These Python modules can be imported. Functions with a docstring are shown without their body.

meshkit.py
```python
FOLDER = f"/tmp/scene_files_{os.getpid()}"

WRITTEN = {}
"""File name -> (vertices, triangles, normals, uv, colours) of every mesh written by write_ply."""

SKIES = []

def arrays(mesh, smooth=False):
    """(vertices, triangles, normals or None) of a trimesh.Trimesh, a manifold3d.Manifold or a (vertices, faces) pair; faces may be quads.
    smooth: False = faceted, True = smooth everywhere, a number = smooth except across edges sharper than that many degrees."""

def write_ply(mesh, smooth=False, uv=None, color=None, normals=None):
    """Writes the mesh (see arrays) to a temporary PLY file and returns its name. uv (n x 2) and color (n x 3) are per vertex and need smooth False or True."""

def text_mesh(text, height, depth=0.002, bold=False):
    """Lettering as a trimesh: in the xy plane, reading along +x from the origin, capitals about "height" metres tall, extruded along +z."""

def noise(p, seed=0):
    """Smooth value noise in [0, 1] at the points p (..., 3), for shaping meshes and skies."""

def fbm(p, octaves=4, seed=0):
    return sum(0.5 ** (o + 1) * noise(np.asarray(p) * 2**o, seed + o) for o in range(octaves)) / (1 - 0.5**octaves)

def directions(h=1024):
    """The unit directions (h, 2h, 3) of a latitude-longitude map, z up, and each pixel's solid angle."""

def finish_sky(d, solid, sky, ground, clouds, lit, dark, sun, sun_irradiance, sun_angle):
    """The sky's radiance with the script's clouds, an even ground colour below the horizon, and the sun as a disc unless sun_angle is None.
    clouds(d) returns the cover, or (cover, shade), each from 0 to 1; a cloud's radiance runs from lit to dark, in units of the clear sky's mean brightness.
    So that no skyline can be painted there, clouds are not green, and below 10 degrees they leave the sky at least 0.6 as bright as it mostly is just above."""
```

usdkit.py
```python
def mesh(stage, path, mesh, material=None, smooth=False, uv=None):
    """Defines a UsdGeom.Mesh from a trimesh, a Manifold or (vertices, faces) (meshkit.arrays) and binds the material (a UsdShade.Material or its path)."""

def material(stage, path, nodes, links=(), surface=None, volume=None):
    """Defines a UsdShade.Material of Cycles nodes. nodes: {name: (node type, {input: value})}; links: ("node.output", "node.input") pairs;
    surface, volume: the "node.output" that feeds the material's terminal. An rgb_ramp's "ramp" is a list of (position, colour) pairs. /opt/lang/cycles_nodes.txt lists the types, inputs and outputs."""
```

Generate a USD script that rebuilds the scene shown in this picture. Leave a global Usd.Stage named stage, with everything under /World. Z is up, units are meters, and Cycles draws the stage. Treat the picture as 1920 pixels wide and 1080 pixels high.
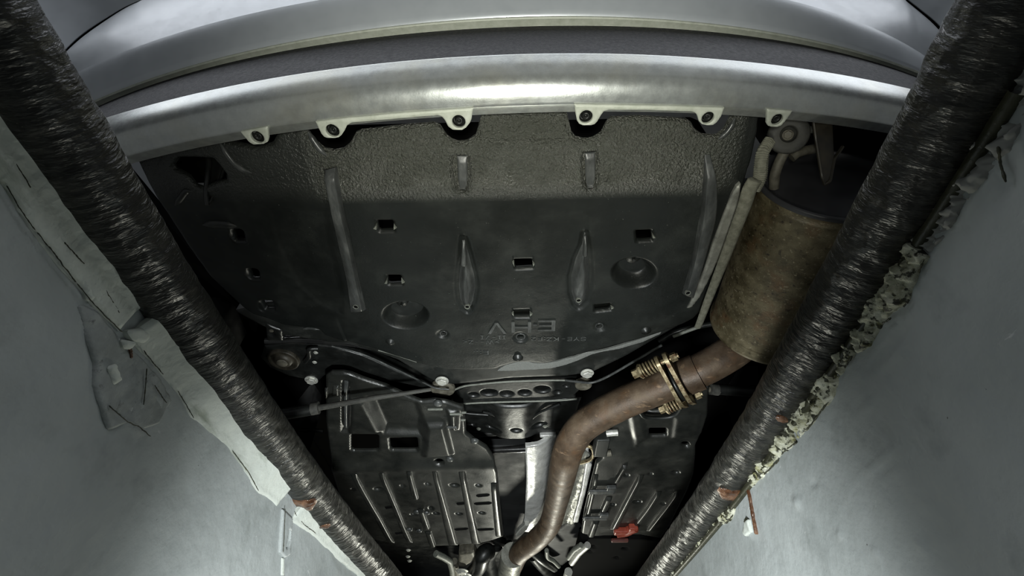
import math
import numpy as np
import shapely
import trimesh
import manifold3d as m3
import meshkit
import usdkit
from shapely.geometry import Polygon, LineString, Point
from pxr import Gf, Sdf, Usd, UsdGeom, UsdLux, UsdShade

stage = Usd.Stage.CreateInMemory()
UsdGeom.SetStageUpAxis(stage, UsdGeom.Tokens.z)
UsdGeom.SetStageMetersPerUnit(stage, 1.0)
UsdGeom.Xform.Define(stage, "/World")
UsdGeom.Scope.Define(stage, "/World/Looks")
RNG = np.random.default_rng(7)

# ------------------------------------------------------------------ camera, lights, exposure
EYE_Z = -0.41            # the garage floor is z = 0; the camera is in the pit. Heights "h" below are measured from the camera.
FPX, PITCH = 900.0, math.radians(46.57)
YAW = math.atan(32.0 * math.cos(PITCH) / FPX)
HEAD = np.array([-math.sin(YAW), math.cos(YAW), 0.0])
RIGHT = np.array([math.cos(YAW), math.sin(YAW), 0.0])
FWD = HEAD * math.cos(PITCH) + np.array([0, 0, math.sin(PITCH)])
UP = -HEAD * math.sin(PITCH) + np.array([0, 0, math.cos(PITCH)])
cam = UsdGeom.Camera.Define(stage, "/World/Camera")
cam.CreateHorizontalApertureAttr(36.0)
cam.CreateFocalLengthAttr(36.0 * FPX / 1920.0)
cam.CreateClippingRangeAttr(Gf.Vec2f(0.02, 100.0))
cam.CreateExposureAttr(0.0)
cam.AddTransformOp().Set(Gf.Matrix4d(*RIGHT, 0, *UP, 0, *(-FWD), 0, 0, 0, EYE_Z, 1))


def aim(prim, pos, target):
    """Places a light at pos (heights from the camera) so that its -z axis points at target."""
    pos, target = np.array(pos, float), np.array(target, float)
    back = pos - target
    back /= np.linalg.norm(back)
    side = np.cross([0, 0, 1.0] if abs(back[2]) < 0.95 else [0, 1.0, 0], back)
    side /= np.linalg.norm(side)
    top = np.cross(back, side)
    UsdGeom.Xformable(prim).AddTransformOp().Set(Gf.Matrix4d(*side, 0, *top, 0, *back, 0, pos[0], pos[1], pos[2] + EYE_Z, 1))


def spot(name, pos, target, radius, power, cone, soft, color):
    s = UsdLux.SphereLight.Define(stage, f"/World/{name}")
    s.CreateRadiusAttr(radius)
    s.CreateIntensityAttr(power)
    s.CreateNormalizeAttr(True)
    s.CreateColorAttr(Gf.Vec3f(*color))
    if cone:
        a = UsdLux.ShapingAPI.Apply(s.GetPrim())
        a.CreateShapingConeAngleAttr(cone)
        a.CreateShapingConeSoftnessAttr(soft)
    aim(s, pos, target)
    return s


# work lamp beside the camera, two pit lamps further along the pit, the garage's ceiling tubes behind the car, an added rear fill, dim daylight
spot("work_lamp", (0.0, 0.07, -0.14), (0.0, 0.29, 0.64), 0.03, 4.0, 36.0, 1.0, (1.0, 1.0, 0.88))
spot("camera_lamp", (0.0, -0.07, -0.03), (0.0, 0.27, 0.66), 0.025, 6.0, 33.0, 1.0, (1.0, 1.0, 0.90))
spot("pit_lamp", (0.0, 0.41, -0.16), (0.0, 1.4, 0.26), 0.05, 17.0, 67.0, 1.0, (0.95, 1.0, 1.0))
spot("pit_lamp_far", (0.03, 2.62, 0.10), (-0.06, 1.75, 0.62), 0.05, 9.0, 44.0, 0.8, (1.0, 1.0, 0.86))
tube_light = UsdLux.RectLight.Define(stage, "/World/ceiling_lamp")
tube_light.CreateWidthAttr(6.8)
tube_light.CreateHeightAttr(1.2)
tube_light.CreateIntensityAttr(3.0)
tube_light.CreateNormalizeAttr(False)
tube_light.CreateColorAttr(Gf.Vec3f(0.90, 0.94, 1.0))
aim(tube_light, (0.0, -1.1, 2.9), (0.0, 0.2, 0.9))
rear_fill = UsdLux.RectLight.Define(stage, "/World/added_rear_fill")  # unseen panel, added to brighten the car's upright rear faces
rear_fill.CreateWidthAttr(5.5)
rear_fill.CreateHeightAttr(2.4)
rear_fill.CreateIntensityAttr(0.2)
rear_fill.CreateNormalizeAttr(False)
rear_fill.CreateColorAttr(Gf.Vec3f(0.92, 0.95, 1.0))
aim(rear_fill, (0.0, -3.2, 1.9), (0.0, 0.3, 1.2))
dome = UsdLux.DomeLight.Define(stage, "/World/daylight")
dome.CreateIntensityAttr(0.012)
dome.CreateColorAttr(Gf.Vec3f(0.85, 0.93, 1.0))


# ------------------------------------------------------------------ points of the photograph on real surfaces
def ray(px, py):
    px, py = np.asarray(px, float), np.asarray(py, float)
    return FPX * FWD + (px - 960.0)[..., None] * RIGHT - (py - 540.0)[..., None] * UP


def P(px, py, h):
    """Where the pixel's ray meets the horizontal plane at height h above the camera."""
    d = ray(px, py)
    return d * (np.asarray(h, float) / d[..., 2])[..., None]


def PX(px, py, x):
    """Where it meets the vertical plane at x."""
    d = ray(px, py)
    return d * (x / d[..., 0])[..., None]


def plan(pts, h):
    q = np.asarray(pts, float)
    return P(q[:, 0], q[:, 1], h)[:, :2]


def poly_at(pts, h):
    g = Polygon(plan(pts, h)).buffer(0)
    return g if g.geom_type == "Polygon" else max(g.geoms, key=lambda k: k.area)


# ------------------------------------------------------------------ prims
ORIGIN, TAKEN = {}, {}


def numbered(parent, name):
    k = TAKEN.get((parent, name), 0)
    TAKEN[(parent, name)] = k + 1
    return name if k == 0 else f"{name}_{k:03d}"


def keys(prim, label=None, cat=None, group=None, kind=None):
    for k, v in (("label", label), ("category", cat), ("group", group), ("kind", kind)):
        if v:
            prim.SetCustomDataByKey(k, v)


def thing(name, origin, label=None, cat=None, group=None, kind=None):
    path = "/World/" + numbered("/World", name)
    x = UsdGeom.Xform.Define(stage, path)
    o = np.array([origin[0], origin[1], origin[2] + EYE_Z], float)
    x.AddTranslateOp().Set(Gf.Vec3d(*o))
    ORIGIN[path] = o
    keys(x.GetPrim(), label, cat, group, kind)
    return path


def part(name, mesh, mat, parent, smooth=True, label=None, kind=None):
    """A part (or sub-part) of the thing at path parent; mesh heights are above the camera."""
    path = parent + "/" + numbered(parent, name)
    o = ORIGIN[parent]
    ORIGIN[path] = o
    v, f = (np.asarray(mesh.vertices), np.asarray(mesh.faces)) if hasattr(mesh, "faces") else mesh
    v = np.asarray(v, float) + [0, 0, EYE_Z] - o
    m = usdkit.mesh(stage, path, (v, f), mat, smooth=smooth)
    keys(m.GetPrim(), label, None, None, kind)
    return path


# ------------------------------------------------------------------ shapes
def join(*ms):
    vs, fs, n = [], [], 0
    for m in ms:
        v, f = (np.asarray(m.vertices), np.asarray(m.faces)) if hasattr(m, "faces") else m
        f = np.asarray(f)
        if f.shape[1] == 4:
            f = np.vstack([f[:, [0, 1, 2]], f[:, [0, 2, 3]]])
        vs.append(np.asarray(v, float)), fs.append(f + n)
        n += len(v)
    return np.vstack(vs), np.vstack(fs)


def grid_faces(n, m, wrap=False):
    i, j = np.meshgrid(np.arange(n - 1), np.arange(m if wrap else m - 1), indexing="ij")
    j2 = (j + 1) % m
    q = np.stack([i * m + j, i * m + j2, (i + 1) * m + j2, (i + 1) * m + j], -1).reshape(-1, 4)
    return np.vstack([q[:, [0, 1, 2]], q[:, [0, 2, 3]]])


def loft(rows):
    """A surface through rows of points, each (m, 3)."""
    r = np.asarray(rows, float)
    return r.reshape(-1, 3), grid_faces(r.shape[0], r.shape[1])


def sheet(poly, hf, step, thick, mp=None, rnd=0.0, holes=(), out=None):
    """A panel over the flat region poly (a, b): hf(a, b) is the height of its visible face, thick (signed) how far its edges run back, rnd the rounding of
    its edges. mp(a, b, h) gives the point; by default (a, b, h) with the visible face down."""
    mp = mp or (lambda a, b, h: np.stack([a, b, h], -1))
    g = poly
    for x in holes:
        g = g.difference(x)
    if g.geom_type != "Polygon":
        g = max(g.geoms, key=lambda k: k.area)
    sa, sb = step if np.ndim(step) else (step, step)
    a0, b0, a1, b1 = g.bounds
    na, nb = int((a1 - a0) / sa) + 4, int((b1 - b0) / sb) + 4
    A, B = np.meshgrid(a0 - sa + np.arange(na) * sa, b0 - sb + np.arange(nb) * sb, indexing="ij")
    shapely.prepare(g)
    ins = shapely.contains_xy(g, A, B)
    near = np.zeros_like(ins)
    for da in (-1, 0, 1):
        for db in (-1, 0, 1):
            near |= np.roll(np.roll(ins, da, 0), db, 1)
    edge = near & ~ins
    line = g.boundary
    pts = shapely.points(A[edge], B[edge])
    onl = shapely.line_interpolate_point(line, shapely.line_locate_point(line, pts)) if line.geom_type == "LineString" else shapely.get_point(shapely.shortest_line(pts, line), 1)
    A[edge], B[edge] = shapely.get_x(onl), shapely.get_y(onl)
    i, j = np.meshgrid(np.arange(na - 1), np.arange(nb - 1), indexing="ij")
    idx = lambda i, j: i * nb + j
    q = np.stack([idx(i, j), idx(i + 1, j), idx(i + 1, j + 1), idx(i, j + 1)], -1).reshape(-1, 4)
    ok, inn = near.ravel(), ins.ravel()
    q = q[ok[q].all(1) & inn[q].any(1)]
    f = np.vstack([q[:, [0, 1, 2]], q[:, [0, 2, 3]]])
    use = np.unique(f)
    new = np.full(na * nb, -1)
    new[use] = np.arange(len(use))
    f = new[f]
    a, b = A.ravel()[use], B.ravel()[use]
    h = np.asarray(hf(a, b), float) * np.ones_like(a)
    if rnd:
        d = np.minimum(shapely.distance(shapely.points(a, b), line), rnd)
        h = h + np.sign(thick) * (rnd - np.sqrt(np.maximum(rnd**2 - (rnd - d) ** 2, 0)))
    v = mp(a, b, h)
    n = np.cross(v[f[:, 1]] - v[f[:, 0]], v[f[:, 2]] - v[f[:, 0]])
    look = mp(a[:1], b[:1], h[:1] - np.sign(thick)) - mp(a[:1], b[:1], h[:1])
    if (n @ look[0]).sum() < 0:
        f = f[:, ::-1]
    area = np.linalg.norm(np.cross(v[f[:, 1]] - v[f[:, 0]], v[f[:, 2]] - v[f[:, 0]]), axis=1)
    f = f[area > 1e-12]
    e = np.vstack([f[:, [0, 1]], f[:, [1, 2]], f[:, [2, 0]]])
    key = np.sort(e, 1)
    _, inv, cnt = np.unique(key, axis=0, return_inverse=True, return_counts=True)
    e = e[cnt[inv.ravel()] == 1]
    top = v[e.ravel()]
    back = mp(a[e.ravel()], b[e.ravel()], h[e.ravel()] + thick)
    k, n0 = len(top), len(v)
    ev = np.arange(k).reshape(-1, 2)
    s0, s1, r0, r1 = n0 + ev[:, 0], n0 + ev[:, 1], n0 + k + ev[:, 0], n0 + k + ev[:, 1]
    sk = np.vstack([np.stack([s1, s0, r0], 1), np.stack([s1, r0, r1], 1)])
    return np.vstack([v, top, back]), np.vstack([f, sk])


def sd(poly, a, b, reach):
    """Distance to the outline, positive inside, cut at +-reach."""
    a, b = np.asarray(a), np.asarray(b)
    out = np.full(a.shape, -float(reach))
    x0, y0, x1, y1 = poly.bounds
    m = (a > x0 - reach) & (a < x1 + reach) & (b > y0 - reach) & (b < y1 + reach)
    if m.any():
        p = shapely.points(a[m], b[m])
        d = shapely.distance(p, poly.boundary)
        out[m] = np.clip(np.where(shapely.contains_xy(poly, a[m], b[m]), d, -d), -reach, reach)
    return out


def ramp(x, a, b):
    t = np.clip((np.asarray(x) - a) / (b - a), 0, 1)
    return t * t * (3 - 2 * t)


def resample(p, n):
    p = np.asarray(p, float)
    s = np.r_[0, np.cumsum(np.linalg.norm(np.diff(p, axis=0), axis=1))]
    t = np.linspace(0, s[-1], n)
    return np.stack([np.interp(t, s, p[:, k]) for k in range(p.shape[1])], 1)


def smooth_line(p, n):
    """A rounded curve through the points (Catmull-Rom), n samples."""
    p = np.asarray(p, float)
    q = np.vstack([2 * p[0] - p[1], p, 2 * p[-1] - p[-2]])
    out = []
    for i in range(len(p) - 1):
        t = np.linspace(0, 1, 16, endpoint=False)[:, None]
        a, b, c, d = q[i : i + 4]
        out.append(0.5 * (2 * b + (c - a) * t + (2 * a - 5 * b + 4 * c - d) * t**2 + (3 * b - a - 3 * c + d) * t**3))
    return resample(np.vstack(out + [p[-1:]]), n)


def rib(left, right, hs, drop, n=28, flat=0.5, ends=(0.1, 0.1)):
    """A moulded bar between two plan outlines, hanging drop below the surface of height hs(a, b) (or a number); its ends run out over the given shares."""
    L, R = resample(left, n), resample(right, n)
    hs = hs if callable(hs) else (lambda a, b, c=hs: c + 0 * a)
    t = np.linspace(0, 1, n)
    prof = np.minimum(1, np.minimum(ramp(t, -0.01, max(ends[0], 1e-3)), ramp(1 - t, -0.01, max(ends[1], 1e-3))))
    e = (1 - flat) / 2
    cuts = [(0, -0.12), (0.0, 0.0), (0.25 * e, 0.45), (0.6 * e, 0.85), (e, 1.0), (0.5, 1.03), (1 - e, 1.0), (1 - 0.6 * e, 0.85), (1 - 0.25 * e, 0.45), (1, 0.0), (1, -0.12)]
    rows = []
    for u, k in cuts:
        q = L + (R - L) * u
        h = hs(q[:, 0], q[:, 1])
        rows.append(np.stack([q[:, 0], q[:, 1], h - drop * (k * prof if k > 0 else k + 0 * prof)], 1))
    rows = np.array(rows).transpose(1, 0, 2)
    v, f = loft(rows)
    m = rows.shape[1]
    caps = [[0, i, i + 1] for i in range(1, m - 1)] + [[(n - 1) * m, (n - 1) * m + i + 1, (n - 1) * m + i] for i in range(1, m - 1)]
    return v, np.vstack([f, caps])


def tube(pts, r, sides=20, caps=True):
    p = np.asarray(pts, float)
    n = len(p)
    r = np.broadcast_to(np.asarray(r, float), (n,))
    t = np.gradient(p, axis=0)
    t /= np.linalg.norm(t, axis=1, keepdims=True)
    a = np.cross(t[0], [0, 0, 1.0] if abs(t[0][2]) < 0.9 else [1.0, 0, 0])
    A = []
    for k in range(n):
        a = a - t[k] * (a @ t[k])
        a = a / np.linalg.norm(a)
        A.append(a)
    A = np.array(A)
    B = np.cross(t, A)
    ang = np.arange(sides) * 2 * np.pi / sides
    v = p[:, None] + r[:, None, None] * (np.cos(ang)[None, :, None] * A[:, None] + np.sin(ang)[None, :, None] * B[:, None])
    f = grid_faces(n, sides, True)
    v = v.reshape(-1, 3)
    if caps:
        k = len(v)
        v = np.vstack([v, v[:sides], v[-sides:], p[:1], p[-1:]])
        j = np.arange(sides)
        j2 = (j + 1) % sides
        c0, c1 = k + 2 * sides, k + 2 * sides + 1
        f = np.vstack([f, np.stack([k + j2, k + j, np.full(sides, c0)], 1), np.stack([k + sides + j, k + sides + j2, np.full(sides, c1)], 1)])
    return v, f


def turn(profile, pos, axis, sides=28):
    """A lathed shape: profile of (radius, along) about axis through pos."""
    axis = np.asarray(axis, float) / np.linalg.norm(axis)
    a = np.cross(axis, [0, 0, 1.0] if abs(axis[2]) < 0.9 else [1.0, 0, 0])
    a /= np.linalg.norm(a)
    b = np.cross(axis, a)
    ang = np.arange(sides) * 2 * np.pi / sides
    pr = np.asarray(profile, float)
    ring = np.cos(ang)[:, None] * a + np.sin(ang)[:, None] * b
    v = np.asarray(pos, float) + pr[:, 0, None, None] * ring[None] + pr[:, 1, None, None] * axis
    return v.reshape(-1, 3), grid_faces(len(pr), sides, True)


def box(c, size, bevel=0.002, rot=None):
    """A box with rounded edges (hull of eight small spheres), optionally turned by a 3 x 3 matrix."""
    h = np.maximum(np.asarray(size, float) / 2 - bevel, 1e-4)
    s = m3.Manifold.sphere(bevel, 8)
    m = m3.Manifold.batch_hull([s.translate((i * h[0], j * h[1], k * h[2])) for i in (-1, 1) for j in (-1, 1) for k in (-1, 1)])
    x = m.to_mesh()
    v = np.array(x.vert_properties[:, :3], float)
    return (v @ (np.eye(3) if rot is None else np.asarray(rot)).T + np.asarray(c, float)), np.array(x.tri_verts)


def bolt(pos, r, axis=(0, 0, -1.0), washer=1.35, height=0.7):
    """A hexagon bolt head on a round flange, standing out along axis."""
    fl = turn([(0, 0), (r * washer, 0), (r * washer, r * 0.16), (r * 1.08, r * 0.24), (0, r * 0.24)], pos, axis, 24)
    hx = turn([(r, 0), (r, r * height * 0.86), (r * 0.82, r * height), (0, r * height)], pos, axis, 6)
    hx = (hx[0][hx[1]].reshape(-1, 3), np.arange(len(hx[1]) * 3).reshape(-1, 3))
    return join(fl, hx)


def spring(p0, p1, coil, wire, turns, n=150):
    p0, p1 = np.asarray(p0, float), np.asarray(p1, float)
    ax = p1 - p0
    ln = np.linalg.norm(ax)
    ax /= ln
    a = np.cross(ax, [0, 0, 1.0])
    a /= np.linalg.norm(a)
    b = np.cross(ax, a)
    t = np.linspace(0, 1, n)
    ph = 2 * np.pi * turns * t
    return tube(p0 + ax * (t * ln)[:, None] + coil * (np.cos(ph)[:, None] * a + np.sin(ph)[:, None] * b), wire, 8)


# ------------------------------------------------------------------ materials
def look(name, stops, scale=8.0, detail=6.0, stretch=(1, 1, 1), rough=(0.45, 0.6), metal=0.0, bumps=(), over=(), spec=0.5, coat=0.0, coat_rough=0.1):
    """Colour from a noise ramp; over = (colour, scale, from, to, stretch) patches on top; bumps = (scale, strength, distance, stretch)."""
    nodes = {"g": ("geometry", {}), "p": ("principled_bsdf", {"metallic": metal, "specular_ior_level": spec, "coat_weight": coat, "coat_roughness": coat_rough})}
    links = []

    def noise(k, sc, st, det=6.0, ro=0.6):
        nodes[k + "m"] = ("mapping", {"scale": st})
        nodes[k] = ("noise_texture", {"scale": sc, "detail": det, "roughness": ro})
        links.extend([("g.position", k + "m.vector"), (k + "m.vector", k + ".vector")])

    noise("n", scale, stretch, detail)
    nodes["r"] = ("rgb_ramp", {"ramp": stops})
    nodes["rr"] = ("map_range", {"from_min": 0.35, "from_max": 0.65, "to_min": rough[0], "to_max": rough[1], "clamp": True})
    links.extend([("n.fac", "r.fac"), ("n.fac", "rr.value"), ("rr.result", "p.roughness")])
    col = "r.color"
    for i, (c, sc, lo, hi, st) in enumerate(over):
        noise(f"o{i}", sc, st)
        nodes[f"q{i}"] = ("map_range", {"from_min": lo, "from_max": hi, "to_min": 0.0, "to_max": 1.0, "clamp": True})
        nodes[f"x{i}"] = ("mix_color", {"b": c})
        links.extend([(f"o{i}.fac", f"q{i}.value"), (f"q{i}.result", f"x{i}.fac"), (col, f"x{i}.a")])
        col = f"x{i}.result"
    links.append((col, "p.base_color"))
    last = None
    for i, (sc, strength, dist, st) in enumerate(bumps):
        noise(f"b{i}", sc, st, 4.0, 0.55)
        nodes[f"u{i}"] = ("bump", {"strength": strength, "distance": dist})
        links.append((f"b{i}.fac", f"u{i}.height"))
        if last:
            links.append((last, f"u{i}.normal"))
        last = f"u{i}.normal"
    if last:
        links.append((last, "p.normal"))
        if coat:
            links.append((last, "p.coat_normal"))
    return usdkit.material(stage, "/World/Looks/" + name, nodes, links, surface="p.BSDF")


def grey(v, g=0.0):
    return (v * (1 - 0.4 * g), v, v * (1 - g))


ONE = (1, 1, 1)
PAINT = look("silver_paint", [(0.3, (0.40, 0.42, 0.41)), (0.7, (0.47, 0.49, 0.48))], 60, rough=(0.27, 0.33), metal=0.75, coat=0.25, coat_rough=0.2,
             over=[((0.10, 0.10, 0.09), 320, 0.73, 0.76, ONE), ((0.46, 0.46, 0.40), 14, 0.45, 0.8, ONE)], bumps=[(420, 0.12, 0.0006, ONE)])
UPPER = look("silver_paint_clean", [(0.3, (0.43, 0.46, 0.49)), (0.7, (0.47, 0.50, 0.53))], 30, rough=(0.36, 0.42), metal=0.25, coat=0.25, coat_rough=0.2)
LIP = look("pale_flange", [(0.3, (0.34, 0.36, 0.30)), (0.7, (0.45, 0.47, 0.41))], 90, rough=(0.5, 0.65), metal=0.1, over=[((0.12, 0.12, 0.10), 260, 0.70, 0.75, ONE)], bumps=[(300, 0.15, 0.0008, ONE)])
MESH = look("dark_grille", [(0.4, (0.006, 0.006, 0.009)), (0.6, (0.010, 0.010, 0.015))], 200, rough=(0.5, 0.65), spec=0.25, bumps=[(700, 0.4, 0.0015, ONE)])
SMOOTHPL = look("black_plastic", [(0.3, (0.008, 0.009, 0.008)), (0.55, (0.013, 0.0145, 0.013)), (0.75, (0.030, 0.032, 0.029))], 26, 8, rough=(0.36, 0.5),
                over=[((0.07, 0.075, 0.07), 60, 0.66, 0.85, ONE)], bumps=[(500, 0.15, 0.0008, ONE), (90, 0.12, 0.002, ONE)])
FLOORPL = look("dusty_floor_plastic", [(0.3, (0.010, 0.011, 0.010)), (0.6, (0.021, 0.022, 0.019)), (0.8, (0.045, 0.045, 0.038))], 18, 8, rough=(0.30, 0.44), bumps=[(260, 0.2, 0.0015, ONE)])
RIDGE = look("scuffed_lit_plastic", [(0.3, (0.03, 0.032, 0.031)), (0.55, (0.055, 0.058, 0.056)), (0.75, (0.12, 0.125, 0.12))], 70, 8, stretch=(1, 0.3, 1), rough=(0.28, 0.42), bumps=[(300, 0.2, 0.001, ONE)])  # scuffed tone; on arm edges and pads it paints lit edges
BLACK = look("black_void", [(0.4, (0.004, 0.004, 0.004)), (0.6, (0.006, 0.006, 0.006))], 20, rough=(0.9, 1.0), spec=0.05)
STEELBLK = look("black_painted_steel", [(0.35, (0.006, 0.0065, 0.006)), (0.6, (0.011, 0.012, 0.011)), (0.8, (0.035, 0.035, 0.031))], 30, 8, rough=(0.3, 0.45), bumps=[(120, 0.15, 0.002, ONE)])
MATTE = look("matte_black", [(0.35, (0.010, 0.0105, 0.011)), (0.65, (0.018, 0.019, 0.019))], 16, 8, rough=(0.55, 0.7), spec=0.3, bumps=[(200, 0.15, 0.001, ONE)])
GLOSSBLK = look("glossy_black_tube", [(0.4, (0.012, 0.012, 0.012)), (0.6, (0.02, 0.02, 0.019))], 20, rough=(0.14, 0.2), spec=0.9, coat=0.6)
EDGEPL = look("pale_lit_edge", [(0.3, (0.10, 0.105, 0.09)), (0.7, (0.20, 0.21, 0.18))], 120, rough=(0.45, 0.6), bumps=[(200, 0.2, 0.001, ONE)])  # pale tone; on slot lugs, pads and tray edge it paints lit edges
TORN = look("grey_torn_foam", [(0.35, (0.13, 0.135, 0.125)), (0.65, (0.17, 0.175, 0.165))], 300, rough=(0.8, 0.9), spec=0.2)
ZINC = look("bright_bolt", [(0.3, (0.50, 0.50, 0.46)), (0.7, (0.68, 0.68, 0.62))], 160, rough=(0.35, 0.5), metal=0.5)
GOLD = look("passivated_steel", [(0.3, (0.13, 0.09, 0.045)), (0.5, (0.29, 0.235, 0.135)), (0.75, (0.46, 0.40, 0.26))], 110, 8, rough=(0.32, 0.5), metal=0.6, over=[((0.10, 0.045, 0.02), 70, 0.52, 0.66, ONE)], bumps=[(300, 0.3, 0.001, ONE)])
RUSTPIPE = look("rusty_pipe", [(0.28, (0.042, 0.027, 0.016)), (0.5, (0.090, 0.060, 0.037)), (0.72, (0.155, 0.112, 0.072))], 24, 9, rough=(0.45, 0.65), metal=0.2,
                over=[((0.115, 0.062, 0.030), 30, 0.52, 0.74, ONE), ((0.30, 0.20, 0.12), 60, 0.60, 0.76, (0.5, 1.6, 1))], bumps=[(260, 0.35, 0.0012, ONE)])  # second patch layer paints pale highlight streaks into the rust
RUSTBOX = look("rusty_muffler", [(0.3, (0.050, 0.040, 0.020)), (0.5, (0.110, 0.090, 0.048)), (0.72, (0.20, 0.17, 0.10))], 34, 10, rough=(0.42, 0.6), metal=0.3,
               over=[((0.13, 0.072, 0.032), 22, 0.54, 0.74, ONE), ((0.30, 0.26, 0.17), 150, 0.59, 0.72, ONE), ((0.03, 0.02, 0.012), 110, 0.58, 0.70, ONE)], bumps=[(320, 0.35, 0.0012, ONE)])
DARKEND = look("dark_muffler_end", [(0.35, (0.035, 0.035, 0.038)), (0.65, (0.06, 0.06, 0.064))], 14, rough=(0.4, 0.55), metal=0.3)
RUBBER = look("dusty_rubber", [(0.35, (0.035, 0.035, 0.031)), (0.65, (0.065, 0.064, 0.055))], 90, rough=(0.6, 0.75), bumps=[(200, 0.25, 0.001, ONE)])
HANGER = look("dusty_steel", [(0.35, (0.07, 0.065, 0.05)), (0.65, (0.14, 0.13, 0.10))], 80, rough=(0.5, 0.7), metal=0.2, bumps=[(200, 0.25, 0.001, ONE)])
SLEEVE = look("braided_sleeve", [(0.35, (0.12, 0.118, 0.09)), (0.65, (0.20, 0.197, 0.155))], 120, rough=(0.75, 0.9), spec=0.2, bumps=[(420, 0.5, 0.0015, (1, 0.5, 1))])
SHIELD = look("aluminium_heat_shield", [(0.35, (0.42, 0.42, 0.40)), (0.65, (0.62, 0.62, 0.60))], 26, 8, rough=(0.3, 0.45), metal=0.2, bumps=[(60, 0.35, 0.004, ONE), (220, 0.2, 0.0012, ONE)])
DUSTSHIELD = look("dusty_heat_shield", [(0.35, (0.16, 0.16, 0.14)), (0.65, (0.32, 0.32, 0.28))], 40, 8, rough=(0.35, 0.5), metal=0.3, bumps=[(70, 0.4, 0.004, ONE)])
DARKRUST = look("dark_dirty_steel", [(0.35, (0.018, 0.016, 0.011)), (0.65, (0.045, 0.038, 0.026))], 50, rough=(0.4, 0.6), metal=0.2)
REDPLUG = look("red_plug", [(0.4, (0.24, 0.04, 0.022)), (0.6, (0.33, 0.062, 0.036))], 60, rough=(0.4, 0.5))
REDDARK = look("dull_red_strip", [(0.4, (0.07, 0.018, 0.014)), (0.6, (0.10, 0.026, 0.02))], 60, rough=(0.5, 0.6))
LAMPRED = look("red_tail_lamp", [(0.4, (0.30, 0.005, 0.015)), (0.6, (0.42, 0.008, 0.02))], 20, rough=(0.08, 0.12), coat=0.8)
RAILMAT = look("black_greasy_pipe", [(0.30, (0.004, 0.004, 0.003)), (0.5, (0.011, 0.011, 0.0085)), (0.66, (0.034, 0.033, 0.027)), (0.8, (0.075, 0.072, 0.06))], 90, 8, stretch=(0.45, 1.0, 0.45), rough=(0.52, 0.30),
               over=[((0.045, 0.044, 0.037), 46, 0.54, 0.76, ONE), ((0.20, 0.19, 0.14), 120, 0.70, 0.76, (0.5, 1, 0.5))],
               bumps=[(75, 0.8, 0.010, (0.3, 1.0, 0.3)), (260, 0.4, 0.002, (0.5, 1, 0.5))], coat=0.15, coat_rough=0.25)
RUSTPATCH = look("wet_rust", [(0.3, (0.025, 0.010, 0.005)), (0.5, (0.085, 0.036, 0.016)), (0.75, (0.26, 0.135, 0.07))], 60, 9, rough=(0.22, 0.45), bumps=[(130, 0.7, 0.005, (0.4, 1, 0.4)), (400, 0.3, 0.001, ONE)], coat=0.4)
WALLMAT = look("painted_pit_wall", [(0.25, (0.31, 0.335, 0.33)), (0.5, (0.37, 0.395, 0.39)), (0.75, (0.42, 0.445, 0.44))], 5, 8, rough=(0.42, 0.6),
               over=[((0.25, 0.27, 0.265), 11, 0.56, 0.74, ONE), ((0.56, 0.58, 0.57), 46, 0.68, 0.74, (1, 0.5, 1.4)), ((0.06, 0.06, 0.055), 120, 0.735, 0.76, ONE)],
               bumps=[(12, 0.4, 0.010, ONE), (50, 0.4, 0.004, ONE), (240, 0.2, 0.001, ONE)])
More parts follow.
